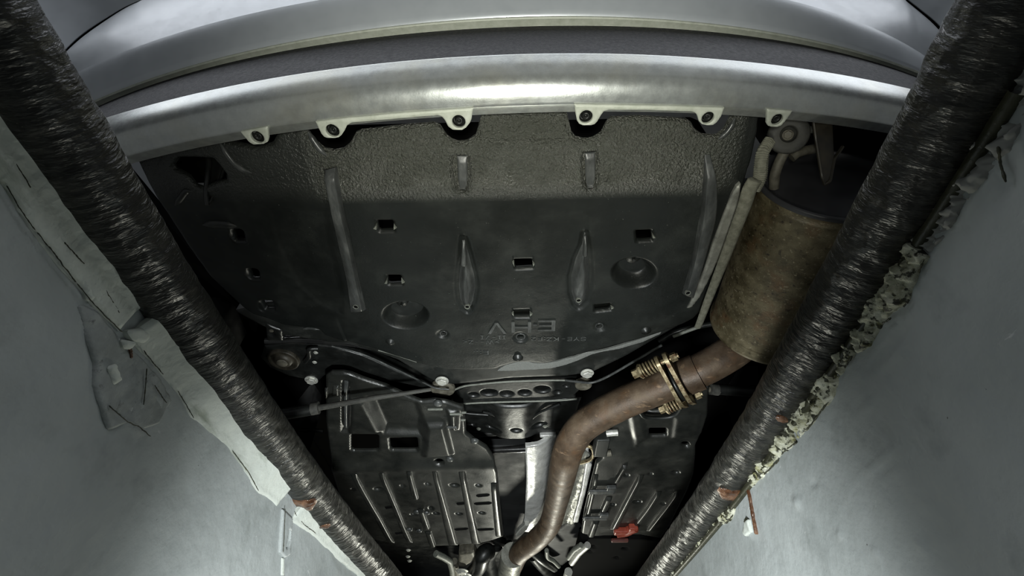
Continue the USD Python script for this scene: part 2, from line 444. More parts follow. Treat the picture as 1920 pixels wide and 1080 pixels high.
WORN = look("worn_plaster", [(0.25, (0.20, 0.215, 0.21)), (0.5, (0.30, 0.32, 0.31)), (0.78, (0.42, 0.44, 0.43))], 26, 9, rough=(0.5, 0.7), over=[((0.10, 0.105, 0.10), 60, 0.62, 0.72, ONE), ((0.62, 0.64, 0.62), 46, 0.66, 0.72, ONE)], bumps=[(60, 0.5, 0.004, ONE), (200, 0.3, 0.001, ONE)])
BANDMAT = look("pale_plaster", [(0.25, (0.46, 0.49, 0.45)), (0.5, (0.55, 0.58, 0.53)), (0.75, (0.63, 0.66, 0.60))], 16, 8, rough=(0.5, 0.7),
               over=[((0.24, 0.27, 0.21), 20, 0.58, 0.74, (1, 0.35, 1.5))], bumps=[(30, 0.5, 0.008, ONE), (140, 0.35, 0.002, ONE)])
CRUST = look("crumbling_mortar", [(0.28, (0.12, 0.115, 0.06)), (0.45, (0.42, 0.42, 0.31)), (0.7, (0.68, 0.68, 0.57))], 60, 9, rough=(0.6, 0.8),
             over=[((0.025, 0.025, 0.014), 80, 0.53, 0.60, ONE), ((0.30, 0.29, 0.12), 50, 0.55, 0.72, ONE)], bumps=[(150, 0.7, 0.004, ONE), (400, 0.3, 0.001, ONE)])
CONCRETE = look("grey_concrete", [(0.3, (0.20, 0.20, 0.19)), (0.7, (0.32, 0.32, 0.30))], 6, 8, rough=(0.6, 0.8), bumps=[(60, 0.3, 0.003, ONE)])
STRIP = look("mossy_steel_strip", [(0.3, (0.015, 0.016, 0.008)), (0.6, (0.045, 0.045, 0.025)), (0.8, (0.14, 0.13, 0.07))], 60, 8, stretch=(1, 0.4, 1), rough=(0.35, 0.5), bumps=[(150, 0.4, 0.002, ONE)])
TYRE = look("tyre_rubber", [(0.4, (0.012, 0.012, 0.012)), (0.6, (0.022, 0.022, 0.021))], 40, rough=(0.6, 0.8))


def tray_material():
    """Black moulded plastic: coarse leather grain and painted-in lightness on its sloping rear part, smooth and dusty further on."""
    nodes = {
        "g": ("geometry", {}), "s": ("separate_xyz", {}), "p": ("principled_bsdf", {"specular_ior_level": 0.36}),
        "grain": ("noise_texture", {"scale": 240.0, "detail": 3.0, "roughness": 0.55}),
        "fine": ("noise_texture", {"scale": 900.0, "detail": 2.0, "roughness": 0.5}),
        "dust": ("noise_texture", {"scale": 13.0, "detail": 9.0, "roughness": 0.65}),
        "speck": ("noise_texture", {"scale": 260.0, "detail": 2.0, "roughness": 0.5}),
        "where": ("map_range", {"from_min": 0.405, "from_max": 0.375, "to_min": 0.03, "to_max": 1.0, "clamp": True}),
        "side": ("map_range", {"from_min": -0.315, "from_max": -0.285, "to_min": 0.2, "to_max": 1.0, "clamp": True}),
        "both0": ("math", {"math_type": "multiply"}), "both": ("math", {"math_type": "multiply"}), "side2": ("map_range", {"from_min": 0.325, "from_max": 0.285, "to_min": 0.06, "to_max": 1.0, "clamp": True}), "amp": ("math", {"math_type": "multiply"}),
        "b1": ("bump", {"strength": 1.0, "distance": 0.011}), "b2": ("bump", {"strength": 0.12, "distance": 0.0006}),
        "r": ("rgb_ramp", {"ramp": [(0.3, (0.006, 0.0072, 0.0066)), (0.52, (0.0095, 0.011, 0.010)), (0.72, (0.020, 0.0225, 0.020))]}),
        "q": ("map_range", {"from_min": 0.74, "from_max": 0.80, "to_min": 0.0, "to_max": 0.8, "clamp": True}),
        "x": ("mix_color", {"b": (0.16, 0.165, 0.15)}),
        "slope_light": ("mix_color", {"b": (0.085, 0.088, 0.072)}), "half": ("math", {"math_type": "multiply", "value2": 0.75}),  # paler tone paints in the light that the rear slope catches
        "rr": ("map_range", {"from_min": 0.3, "from_max": 0.7, "to_min": 0.36, "to_max": 0.5, "clamp": True}),
        "shine": ("math", {"math_type": "multiply_add", "value2": -0.16}), "gleam": ("math", {"math_type": "multiply_add", "value2": 0.6, "value3": 0.36}),
    }
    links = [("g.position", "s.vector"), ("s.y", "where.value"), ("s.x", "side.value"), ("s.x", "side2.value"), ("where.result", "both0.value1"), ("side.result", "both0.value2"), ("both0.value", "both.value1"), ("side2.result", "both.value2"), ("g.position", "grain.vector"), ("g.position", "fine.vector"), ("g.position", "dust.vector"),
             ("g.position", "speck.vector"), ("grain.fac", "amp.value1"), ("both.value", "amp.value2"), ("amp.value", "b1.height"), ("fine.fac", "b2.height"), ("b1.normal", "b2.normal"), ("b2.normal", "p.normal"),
             ("dust.fac", "r.fac"), ("speck.fac", "q.value"), ("q.result", "x.fac"), ("both.value", "half.value1"), ("half.value", "slope_light.fac"), ("r.color", "slope_light.a"), ("slope_light.result", "x.a"), ("x.result", "p.base_color"), ("dust.fac", "rr.value"), ("both.value", "shine.value1"), ("rr.result", "shine.value3"), ("shine.value", "p.roughness"), ("both.value", "gleam.value1"), ("gleam.value", "p.specular_ior_level")]
    return usdkit.material(stage, "/World/Looks/grained_tray_plastic", nodes, links, surface="p.BSDF")


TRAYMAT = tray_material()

# ------------------------------------------------------------------ the pit: rails, walls, floors
RAIL_Y = np.array([-1.2, -0.4, 0.0, 0.1, 0.2, 0.3, 0.4, 0.6, 0.8, 1.0, 1.2, 1.4, 1.8, 2.4, 3.4])
RAIL_X = {-1: np.array([-0.385, -0.385, -0.391, -0.3973, -0.4028, -0.407, -0.4101, -0.4124, -0.4098, -0.4023, -0.3901, -0.3737, -0.352, -0.345, -0.345]),
          1: np.array([0.352, 0.352, 0.358, 0.3637, 0.3693, 0.3736, 0.3768, 0.3793, 0.3767, 0.3692, 0.357, 0.3404, 0.318, 0.312, 0.312])}
RAIL_H, RAIL_R = 0.40, {-1: 0.0345, 1: 0.0334}
_dense = np.linspace(-1.2, 3.4, 231)
_kern = np.exp(-0.5 * (np.arange(-15, 16) / 6.0) ** 2)
_kern /= _kern.sum()
RAIL_S = {s: np.convolve(np.pad(np.interp(_dense, RAIL_Y, RAIL_X[s]), 15, mode="edge"), _kern, "valid") for s in (-1, 1)}


def rail_x(s, y):
    return np.interp(y, _dense, RAIL_S[s])


def wall_x(s, y):
    return rail_x(s, y) + s * 0.012


def on_wall(s, pts):
    """Pixels -> (y, height) on the pit wall of side s."""
    q = np.asarray(pts, float)
    x = np.full(len(q), s * 0.41)
    for _ in range(8):
        w = np.array([PX(a, b, c) for (a, b), c in zip(q, x)])
        x = wall_x(s, w[:, 1])
    return w[:, 1:]


def pipe_mesh(s):
    y = np.arange(-1.2, 3.4, 0.0035)
    ang = np.linspace(0, 2 * np.pi, 96, endpoint=False)
    Y, A = np.meshgrid(y, ang, indexing="ij")
    c, sn = np.cos(A), np.sin(A)
    q = np.stack([c * 1.7, Y * 52 + 5 * s * A / 6.28 * 0, sn * 2.2], -1)
    n1 = meshkit.fbm(q * [1, 1, 1] + 11 * (s + 2), 3, 5)
    n2 = meshkit.fbm(np.stack([c * 1.2, Y * 16, sn * 1.2], -1) + 50, 3, 9)
    crack = np.zeros_like(Y)
    for y0, tilt in ((0.43, 0.03), (0.70, 0.025), (1.02, 0.03)):
        crack += np.exp(-(((Y - y0 - tilt * c - (0.05 if s > 0 else 0)) / 0.0018) ** 2))
    r = RAIL_R[s] + 0.0050 * (0.25 + 1.3 * np.clip(2 * meshkit.fbm(np.stack([c * 1.5, Y * 6, sn * 1.5], -1) + 90, 3, 4) - 0.5, 0, 1)) * (n1 - 0.5) + 0.0022 * (n2 - 0.5) - 0.0010 * np.minimum(crack, 1)
    v = np.stack([rail_x(s, Y) + r * c, Y, RAIL_H + r * sn], -1)
    f = grid_faces(len(y), len(ang), True)
    return v.reshape(-1, 3), f[:, ::-1]


def rust_saddle(s, y, a0, a1, w):
    """A ragged rusted patch of old clamp wrapped on the underside of the pipe."""
    a = np.radians(np.linspace(a0, a1, 30))
    t = np.linspace(-1, 1, 9)
    A, T = np.meshgrid(a, t, indexing="ij")
    rag = 0.75 + 0.5 * meshkit.fbm(np.stack([A * 6, np.sign(T) * 3, 0 * A + s], -1), 3, 3)
    endw = np.minimum(1, 0.35 + 2.2 * np.minimum(np.linspace(0, 1, 30), np.linspace(1, 0, 30)))[:, None]
    lift = 0.0034 * (1 - T**4) + 0.0016 * (meshkit.fbm(np.stack([A * 9, T * 2, 0 * A], -1), 3, 8) - 0.5)
    r = RAIL_R[s] + lift - 0.0008
    yy = y + w * T * rag * endw + 0.004 * np.sin(A * 3)
    v = np.stack([rail_x(s, yy) + r * np.cos(A), yy, RAIL_H + r * np.sin(A)], -1)
    return v.reshape(-1, 3), grid_faces(30, 9)


def box_sheet(s, y0, y1, x0, x1, h0, h1):
    return box(((x0 + x1) / 2, (y0 + y1) / 2, (h0 + h1) / 2), (abs(x1 - x0), y1 - y0, abs(h1 - h0)), 0.003)


RAILS = {}
for s, lab in ((-1, "black greasy steel pipe rail over the pit wall with the smooth pale plaster band"), (1, "black greasy steel pipe rail over the pit wall with the crumbling yellowish mortar edge")):
    t = RAILS[s] = thing("pit_rail", (rail_x(s, 1.0), 1.0, RAIL_H), lab, "pipe")
    part("pipe", pipe_mesh(s), RAILMAT, t)
sad = on_wall(-1, [(545, 945)])[0][0]
part("rust_clamp", rust_saddle(-1, 0.885, 212, 312, 0.024), RUSTPATCH, RAILS[-1], label="wet rusted clamp stub")
part("rust_scale", rust_saddle(-1, 0.985, 265, 300, 0.010), RUSTPATCH, RAILS[-1])
part("rust_clamp", rust_saddle(1, 0.865, 222, 305, 0.021), RUSTPATCH, RAILS[1], label="orange rusted clamp stub")
part("rust_scale", rust_saddle(1, 0.612, 240, 268, 0.008), RUSTPATCH, RAILS[1])
ys = np.linspace(0.15, 2.6, 160)
wob = 0.0016 * (meshkit.fbm(np.stack([ys * 9, 0 * ys, 0 * ys], -1), 3, 4) - 0.5)
rows = []
for dx, dh in ((0.0075, 0.004), (0.0045, -0.0035), (0.0055, -0.008), (0.0105, -0.0105), (0.016, -0.008), (0.018, 0.004)):
    rows.append(np.stack([rail_x(1, ys) + dx + wob, ys, RAIL_H - 0.0325 + dh + wob], 1))
part("edge_strip", loft(np.array(rows).transpose(1, 0, 2)), STRIP, RAILS[1], label="thin mossy steel strip under the pipe")

def crack(s, line, w, lift):
    """A fine ragged dark line in the plaster."""
    c = resample(on_wall(s, line), 40)
    c = c + 0.0016 * (meshkit.fbm(np.c_[c * 260, 0 * c[:, 0]], 3, 31) - 0.5)[:, None] * [1, -1]
    r = w * (0.25 + 1.2 * meshkit.fbm(np.c_[c * 500, 0 * c[:, 0]], 3, 17)) * np.r_[0.2, np.ones(38), 0.2]
    part("crack", tube(np.stack([wall_x(s, c[:, 0]) - s * lift, c[:, 0], c[:, 1]], 1), r, 6), STRIP, WALLS[s])


# left wall: a plaster band under the pipe stands proud of the painted wall, leaning into the pit towards its top
BAND_L = on_wall(-1, [(2, 348), (30, 396), (57, 432), (95, 478), (135, 530), (165, 566), (196, 598), (222, 622)])
BAND_L2 = on_wall(-1, [(262, 656), (300, 702), (327, 732), (357, 784), (379, 798), (424, 839), (453, 878), (480, 920), (519, 950)])
BAND_L3 = on_wall(-1, [(546, 979), (590, 1007), (612, 1030), (632, 1048), (668, 1078)])
_lb = np.vstack([[[-1.2, BAND_L[0, 1]], [0.0, BAND_L[0, 1]]], BAND_L, BAND_L2, BAND_L3, [[2.0, BAND_L3[-1, 1] + 0.004], [3.4, BAND_L3[-1, 1] + 0.004]]])
_lb = _lb[np.argsort(_lb[:, 0])]


def wall_mesh(s, hump):
    """The painted wall: a fine grid of its inner face, with trowel waves, and a body behind it."""
    y = np.r_[np.arange(-1.2, 0.1, 0.03), np.arange(0.1, 1.9, 0.0045), np.arange(1.9, 3.41, 0.03)]
    h = np.r_[np.arange(-1.05, -0.1, 0.05), np.arange(-0.1, 0.395, 0.0045), 0.398, 0.408]
    Y, H = np.meshgrid(y, h, indexing="ij")
    q = np.stack([Y, H, 0 * Y + s], -1)
    d = 0.006 * (meshkit.fbm(q * 5, 3, 2) - 0.5) + 0.0016 * (meshkit.fbm(q * 34, 3, 6) - 0.5) + hump(Y, H)
    v = np.stack([wall_x(s, Y) - s * d, Y, H], -1).reshape(-1, 3)
    f = grid_faces(len(y), len(h))
    if s > 0:
        f = f[:, ::-1]
    body = box((s * 0.62, 1.1, -0.32), (0.36, 4.6, 1.45), 0.003)
    return join((v, f), body)


def dents(spots):
    """Knocks and ridges in the paint: (y, height, half length, half width, angle, depth)."""
    def hump(Y, H):
        d = 0 * Y
        for y0, h0, a, b, ang, k in spots:
            c, sn = math.cos(ang), math.sin(ang)
            u, w = (Y - y0) * c + (H - h0) * sn, -(Y - y0) * sn + (H - h0) * c
            d = d + k * np.exp(-((u / a) ** 2) - (w / b) ** 2)
        return d
    return hump


def dent_px(s, lst):
    out = []
    for x0, y0, x1, y1, wd, k in lst:
        a, b = on_wall(s, [(x0, y0), (x1, y1)])
        e = b - a
        out.append(((a[0] + b[0]) / 2, (a[1] + b[1]) / 2, max(np.hypot(*e) / 2, 0.004), wd, math.atan2(e[1], e[0]), k))
    return out


L_DENTS = dent_px(-1, [(200, 690, 215, 720, 0.008, 0.004), (270, 735, 262, 775, 0.006, 0.003), (232, 792, 275, 815, 0.004, 0.003), (180, 760, 230, 790, 0.004, 0.002), (284, 732, 305, 756, 0.004, 0.003),
                       (190, 640, 260, 700, 0.03, -0.004), (205, 740, 215, 800, 0.012, -0.003), (610, 1030, 640, 1080, 0.01, 0.002)])
R_DENTS = dent_px(1, [(1628, 884, 1690, 832, 0.004, 0.003), (1655, 905, 1690, 868, 0.004, 0.002), (1600, 790, 1640, 750, 0.005, 0.002), (1650, 700, 1720, 620, 0.004, 0.003), (1630, 690, 1700, 610, 0.004, -0.003),
                      (1490, 935, 1500, 950, 0.008, 0.004), (1525, 900, 1530, 912, 0.007, -0.003), (1400, 990, 1410, 1000, 0.010, 0.003), (1860, 330, 1800, 420, 0.004, 0.003), (1900, 300, 1880, 380, 0.004, -0.003),
                      (1640, 1030, 1650, 1040, 0.006, 0.003), (1720, 1020, 1730, 1025, 0.006, 0.003), (1575, 1000, 1580, 1006, 0.006, 0.003)])
WALLS = {}
for s, nm, hump, lab in ((-1, "wall_left", dents(L_DENTS), "grey painted pit wall with a smooth pale plaster band below the pipe"), (1, "wall_right", dents(R_DENTS), "grey painted pit wall with crumbling mortar and a rust run below the pipe")):
    WALLS[s] = thing(nm, (s * 0.42, 1.0, -1.05), lab, None, kind="structure")
    part("painted_face", wall_mesh(s, hump), WALLMAT, WALLS[s])


def wall_sheet(s, poly, hf, step, thick, rnd):
    mp = lambda a, b, h: np.stack([wall_x(s, a) - s * h, a, b], -1)
    return sheet(poly, hf, step, thick, mp, rnd)


def strip_px(s, line, w0, w1):
    c = resample(on_wall(s, line), 24)
    t = np.gradient(c, axis=0)
    t /= np.linalg.norm(t, axis=1, keepdims=True)
    jag = 0.35 + 1.3 * meshkit.fbm(np.c_[c * 420, 0 * c[:, 0]], 3, 17)
    nn = np.stack([-t[:, 1], t[:, 0]], 1) * (np.linspace(w0, w1, 24) / 2 * np.r_[0.3, jag[1:-1], 0.3])[:, None]
    return Polygon(np.r_[c + nn, (c - nn)[::-1]]).buffer(0)


def left_band(lower, y0, y1, mid=0.12, lean=0.50):
    lo = lower[np.argsort(lower[:, 0])]
    k = np.linspace(y0, y1, int((y1 - y0) / 0.006) + 2)
    edge = np.interp(k, lo[:, 0], lo[:, 1]) + 0.004 * (meshkit.fbm(np.stack([k * 40, 0 * k, 0 * k], -1), 3, 12) - 0.5)
    poly = Polygon(np.r_[np.stack([k, edge], 1), [[y1, 0.402], [y0, 0.402]]]).buffer(0)

    def hf(a, b):
        e = np.interp(a, k, edge)
        q = np.stack([a, b, 0 * a], -1)
        top = 0.402 - e
        return 0.0034 + 0.05 * np.maximum(b - e, 0) + lean * np.maximum(b - e - mid * top, 0) + 0.003 * (meshkit.fbm(q * [22, 45, 1], 3, 21) - 0.5)
    return wall_sheet(-1, poly, hf, 0.004, -0.008, 0.004)


part("plaster_band", left_band(np.vstack([[[-1.2, BAND_L[0, 1]]], BAND_L]), -1.2, BAND_L[-1, 0], 0.42, 0.62), BANDMAT, WALLS[-1])
part("plaster_band", left_band(BAND_L2, BAND_L2[0, 0] - 0.022, BAND_L2[-1, 0]), BANDMAT, WALLS[-1])
part("plaster_band", left_band(np.vstack([BAND_L3, [[3.4, BAND_L3[-1, 1] + 0.004]]]), BAND_L3[0, 0], 3.4), BANDMAT, WALLS[-1])
# the flat anchor plate with its slot, set in the left wall under the rusted clamp
ap = on_wall(-1, [(527, 955), (545, 972), (541, 1040), (530, 1046), (521, 1036)])
plate = Polygon(ap).buffer(0.004).buffer(-0.004)
slot = Polygon(on_wall(-1, [(537, 992), (543, 995), (541, 1014), (535, 1030), (532, 1026), (535, 1010)]))
part("anchor_plate", wall_sheet(-1, plate.difference(slot), lambda a, b: 0.005 + 0 * a, 0.0025, -0.007, 0.002), WALLMAT, WALLS[-1], label="painted steel anchor plate with a chipped slot")
crack(-1, [(527.5, 953), (526, 980), (525, 1010), (523.5, 1036)], 0.0007, 0.0072)
part("paint_run", wall_sheet(-1, Polygon(on_wall(-1, [(527, 1046), (531, 1046), (531, 1079), (526, 1079)])), lambda a, b: 0.003 + 0 * a, 0.002, -0.004, 0.0015), BANDMAT, WALLS[-1])
for k, (pts, hgt) in enumerate([([(235, 622), (258, 618), (272, 630), (262, 640), (244, 636)], 0.007), ([(225, 640), (246, 644), (238, 652), (228, 650)], 0.006), ([(200, 690), (212, 686), (222, 712), (212, 718)], 0.005), ([(150, 528), (156, 526), (170, 560), (162, 560)], 0.004)]):
    g = Polygon(on_wall(-1, pts)).buffer(0.002)
    part("plaster_flake", wall_sheet(-1, g, lambda a, b, hh=hgt: hh + 0.004 * (meshkit.fbm(np.stack([a * 60, b * 60, 0 * a], -1), 3, 3) - 0.5), 0.003, -0.006, 0.003), BANDMAT, WALLS[-1])
for pts in ([(240, 650), (244, 651), (246, 672), (243, 672)],):
    part("rust_stain", wall_sheet(-1, Polygon(on_wall(-1, pts)), lambda a, b: 0.003 + 0 * a, 0.002, -0.004, 0.001), RUSTPATCH, WALLS[-1])

for line in ([(2, 348), (16, 372), (30, 396), (44, 414), (57, 432)], [(60, 436), (78, 458), (95, 478), (115, 505), (135, 530)], [(135, 531), (150, 549), (165, 567), (180, 583), (196, 599), (222, 623)], [(112, 455), (130, 474), (150, 496)], [(190, 545), (205, 568), (216, 586)], [(262, 657), (280, 680), (300, 703)], [(327, 733), (342, 758), (357, 785)],
             [(430, 845), (444, 864), (462, 888), (480, 921)], [(484, 900), (500, 916), (516, 932)], [(548, 962), (566, 984), (588, 1000)], [(196, 760), (230, 790), (256, 802), (276, 820)], [(283, 722), (296, 742), (306, 756)], [(240, 626), (254, 630), (268, 634)], [(20, 306), (40, 338), (48, 352)], [(268, 690), (266, 720), (262, 760)]):
    crack(-1, line, 0.0006, 0.0044)

part("worn_patch", wall_sheet(-1, Polygon(on_wall(-1, [(150, 575), (172, 580), (205, 618), (236, 650), (262, 672), (300, 718), (318, 752), (300, 790), (268, 800), (236, 790), (205, 800), (190, 760), (178, 720), (182, 680), (168, 640), (160, 610)])).buffer(0.003), lambda a, b: -0.0012 + 0.0055 * meshkit.fbm(np.stack([a * 42, b * 42, 0 * a], -1), 4, 9), 0.0026, -0.005, 0.003), WORN, WALLS[-1], label="worn rough patch of bare plaster")

# right wall: rough mortar crust between the pipe and the paint, with cracks and holes along its lower edge
def crust(lower, y_lo, y_hi, seed, hgt=0.006):
    lo = lower[np.argsort(lower[:, 0])]
    k = np.linspace(lo[0, 0], lo[-1, 0], int((lo[-1, 0] - lo[0, 0]) / 0.003) + 2)
    e = np.interp(k, lo[:, 0], lo[:, 1]) + 0.010 * (meshkit.fbm(np.stack([k * 45, 0 * k, 0 * k], -1), 4, seed) - 0.5)
    poly = Polygon(np.r_[np.stack([k, e], 1), [[lo[-1, 0], 0.402], [lo[0, 0], 0.402]]]).buffer(0)

    def hf(a, b):
        q = np.stack([a, b, 0 * a], -1)
        n = meshkit.fbm(q * 85, 4, seed + 1)
        return hgt + 0.020 * (n - 0.5) + 0.010 * (meshkit.fbm(q * 230, 3, seed + 2) - 0.5) + 0.16 * np.maximum(b - np.interp(a, k, e), 0)
    return wall_sheet(1, poly, hf, 0.0022, -0.016, 0.003)


CR1 = on_wall(1, [(1917, 240), (1905, 262), (1890, 290), (1866, 315), (1850, 340), (1822, 368), (1800, 400), (1778, 430), (1745, 478)])
CR2 = on_wall(1, [(1745, 482), (1724, 512), (1703, 556), (1684, 574), (1655, 606), (1633, 649), (1610, 664)])
CR3 = on_wall(1, [(1606, 664), (1590, 690), (1580, 706), (1567, 740), (1545, 770), (1522, 801), (1500, 827)])
CR4 = on_wall(1, [(1497, 829), (1478, 842), (1462, 862), (1440, 888), (1422, 903), (1413, 915)])
CR5 = on_wall(1, [(1385, 945), (1376, 968), (1362, 984), (1340, 990), (1320, 1020), (1300, 1038), (1272, 1072)])
for k, c in enumerate((np.vstack([[[-0.3, CR1[0, 1]]], CR1]), CR2, CR3, CR4, np.vstack([CR5, [[3.3, CR5[-1, 1] + 0.005]]]))):
    part("mortar_crust", crust(c, 0, 0, 30 + 7 * k, 0.002 if k == 0 else 0.005), CRUST if k else CONCRETE, WALLS[1])


part("rust_run", wall_sheet(1, strip_px(1, [(1403, 913), (1408, 930), (1412, 955), (1415, 975), (1420, 1002)], 0.008, 0.003), lambda a, b: 0.0045 + 0 * a, 0.0015, -0.006, 0.0015), RUSTPATCH, WALLS[1], label="brown rust run down the grey paint")
part("paint_chip", wall_sheet(1, Polygon(on_wall(1, [(1400, 980), (1406, 976), (1410, 996), (1402, 1003), (1397, 998)])).buffer(0.002), lambda a, b: 0.005 + 0.003 * (meshkit.fbm(np.stack([a * 90, b * 90, 0 * a], -1), 3, 3) - 0.5), 0.002, -0.006, 0.002), BANDMAT, WALLS[1])
part("paint_pit", wall_sheet(1, Polygon(on_wall(1, [(1398, 978), (1402, 970), (1407, 978), (1404, 984)])), lambda a, b: 0.0045 + 0 * a, 0.002, -0.006, 0.001), STRIP, WALLS[1])
for k, line in enumerate(([(1500, 830), (1485, 838), (1470, 852)], [(1560, 752), (1540, 778), (1518, 806)], [(1466, 862), (1452, 876), (1437, 890)], [(1590, 690), (1604, 668)], [(1712, 562), (1702, 576)], [(1678, 596), (1662, 606)], [(1742, 480), (1730, 512)], [(1378, 966), (1366, 982)], [(1352, 988), (1338, 996)], [(1880, 262), (1886, 310), (1896, 340)])):
    crack(1, line, 0.0011, 0.0040)

fl = thing("floor", (0, 1.0, -1.05), "dark concrete floor of the inspection pit", None, kind="structure")
part("pit_floor", box((0, 1.1, -1.10), (1.6, 4.6, 0.10), 0.003), CONCRETE, fl)
for s in (-1, 1):
    part("garage_floor", box((s * 1.62, 1.1, 0.31), (2.36, 4.6, 0.20), 0.003), CONCRETE, fl)
wb = thing("wall_front", (0, 3.4, -1.05), "far end wall of the inspection pit", None, kind="structure")
part("end_face", box((0, 3.46, -0.33), (1.6, 0.12, 1.46), 0.003), CONCRETE, wb)

ce = thing("ceiling", (0, 0.8, 2.6 + 0.41), "plain pale garage ceiling", None, kind="structure")
part("ceiling_face", box((0, 0.8, 3.45), (5.6, 6.4, 0.1), 0.003), CONCRETE, ce)

# ------------------------------------------------------------------ the car, from behind and below
CAR = thing("car", (0.0, 1.3, 0.41), "silver hatchback parked over the inspection pit, its rear bumper and black underbody seen from below", "car")


def plan_curve(pix, h, deg=4):
    """A bumper line traced in the photograph, as a smooth plan curve y(x) at height h."""
    q = plan(pix, h)
    c = np.polyfit(q[:, 0], q[:, 1], deg)
    x0, x1 = q[:, 0].min(), q[:, 0].max()

    def y(x):
        x = np.asarray(x, float)
        xc = np.clip(x, x0, x1)
        return np.polyval(c, xc) + np.polyval(np.polyder(c), xc) * (x - xc) + 0.9 * (x - xc) ** 2
    return y


ROLL_BOT = [(233, 293), (300, 277), (367, 262), (433, 249), (500, 238), (570, 230), (640, 220), (760, 209), (890, 200), (960, 196), (1067, 194), (1180, 196), (1280, 198), (1360, 200), (1440, 203), (1553, 215), (1673, 235)]
ROLL_TOP = [(188, 225), (300, 192), (433, 162), (540, 144), (640, 128), (807, 109), (960, 103), (1140, 103), (1280, 107), (1447, 122), (1593, 142), (1707, 168)]
BAND_TOP = [(177, 203), (250, 170), (400, 125), (520, 99), (640, 78), (807, 58), (1007, 48), (1140, 50), (1280, 56), (1480, 78), (1613, 108), (1717, 143)]
EDGE = [(172, 192), (233, 163), (400, 113), (520, 85), (640, 62), (873, 37), (1007, 32), (1140, 33), (1280, 39), (1480, 65), (1613, 100), (1722, 133)]
CREASE = [(150, 133), (233, 97), (300, 73), (400, 43), (500, 18), (590, 2), (1473, 0), (1547, 18), (1613, 42), (1700, 84)]
H_BOT, H_TOP, H_BAND, H_EDGE, H_CREASE = 0.62, 0.671, 0.86, 0.855, 0.908
yb, yt, yn, ye, yc = plan_curve(ROLL_BOT, H_BOT), plan_curve(ROLL_TOP, H_TOP), plan_curve(BAND_TOP, H_BAND), plan_curve(EDGE, H_EDGE), plan_curve(CREASE, H_CREASE)
XS = np.linspace(-0.86, 0.86, 259)


def swept(profile):
    rows = [np.stack([XS, y(XS) if callable(y) else y, h + 0 * XS], 1) for y, h in profile]
    return loft(np.array(rows).transpose(1, 0, 2))


# lower roll: from its under edge round to the top ledge
prof = [(yb(XS) + 0.016, H_BOT + 0.012), (yb(XS) + 0.006, H_BOT + 0.004), (yb(XS) + 0.0015, H_BOT + 0.0006), (yb(XS), H_BOT)]
for k, g in smooth_line([(0.0, 0.0), (0.28, 0.04), (0.52, 0.125), (0.72, 0.29), (0.87, 0.57), (1.0, 1.0)], 26)[1:]:
    prof.append((yb(XS) + (yt(XS) - yb(XS)) * k, H_BOT + (H_TOP - H_BOT) * g))
R, N0 = 0.0042, math.radians(16)
for a in np.radians([-6, 8, 22, 40, 62, 85]):
    prof.append((yt(XS) + R * (math.cos(N0) - math.cos(a)), H_TOP + R * (math.sin(N0) + math.sin(a))))
prof += [(yt(XS) + 0.013, H_TOP + R), (yt(XS) + 0.05, H_TOP + R - 0.002)]
BUMPER = part("rear_bumper", swept(prof), PAINT, CAR, label="silver painted lower roll of the rear bumper")
part("bumper_grille", swept([(yn(XS) + 0.004, H_TOP - 0.004), (yn(XS) + 0.002, 0.76), (yn, H_BAND + 0.012)]), MESH, CAR, label="dark fine meshed band between bumper roll and upper bumper")
part("bumper_ledge", swept([(yn(XS) + 0.01, H_BAND + 0.002), (yn, H_BAND), (ye(XS) + 0.003, H_EDGE + 0.0003), (ye(XS) + 0.0008, H_EDGE + 0.001), (ye, H_EDGE + 0.003)]), LIP, CAR, smooth=35, label="dust speckled underside ledge of the upper bumper")
up = [(ye, H_EDGE + 0.0032)]
for t in np.linspace(0.08, 1, 12):
    up.append((ye(XS) + (yc(XS) - ye(XS)) * (0.5 * t + 0.5 * math.sin(t * math.pi / 2)), H_EDGE + (H_CREASE - H_EDGE) * t))

part("upper_bumper", swept(up), UPPER, CAR, label="clean silver upper rear bumper with a soft crease")
# above the crease the skin runs up to the seam with the quarter panels
SEAM = {-1: [(94, 142, 0.95), (108, 121, 0.97), (126, 99, 1.0), (147, 77, 1.03), (170, 58, 1.055), (200, 37, 1.08), (233, 16, 1.10), (262, 2, 1.115)], 1: [(1690, -6, 1.08), (1697, 0, 1.075), (1730, 27, 1.045), (1747, 42, 1.03), (1760, 56, 1.015), (1778, 78, 0.99), (1796, 104, 0.965)]}
TOP = SEAM[-1] + [(330, -25, 1.14), (480, -62, 1.165), (700, -90, 1.18), (960, -98, 1.185), (1250, -88, 1.18), (1480, -60, 1.15), (1620, -30, 1.11)] + SEAM[1]
top3 = smooth_line(np.array([P(x, y, h) for x, y, h in TOP]), 200)
xl, xr = P(72, 174, H_CREASE)[0], P(1812, 140, H_CREASE)[0]
xs2 = np.linspace(xl, xr, 1200)
cr3 = resample(np.stack([xs2, yc(xs2), 0 * xs2 + H_CREASE], 1), 200)
rows = []
for t in np.linspace(0, 1, 12):
    r = cr3 + (top3 - cr3) * t
    r[:, 1] -= 0.022 * t * (1 - t) * 2
    rows.append(r)
rows.append(top3 + [0, 0.03, 0.03])
part("upper_bumper_skin", loft(np.array(rows).transpose(1, 0, 2)), UPPER, CAR, label="brighter upper skin of the rear bumper")
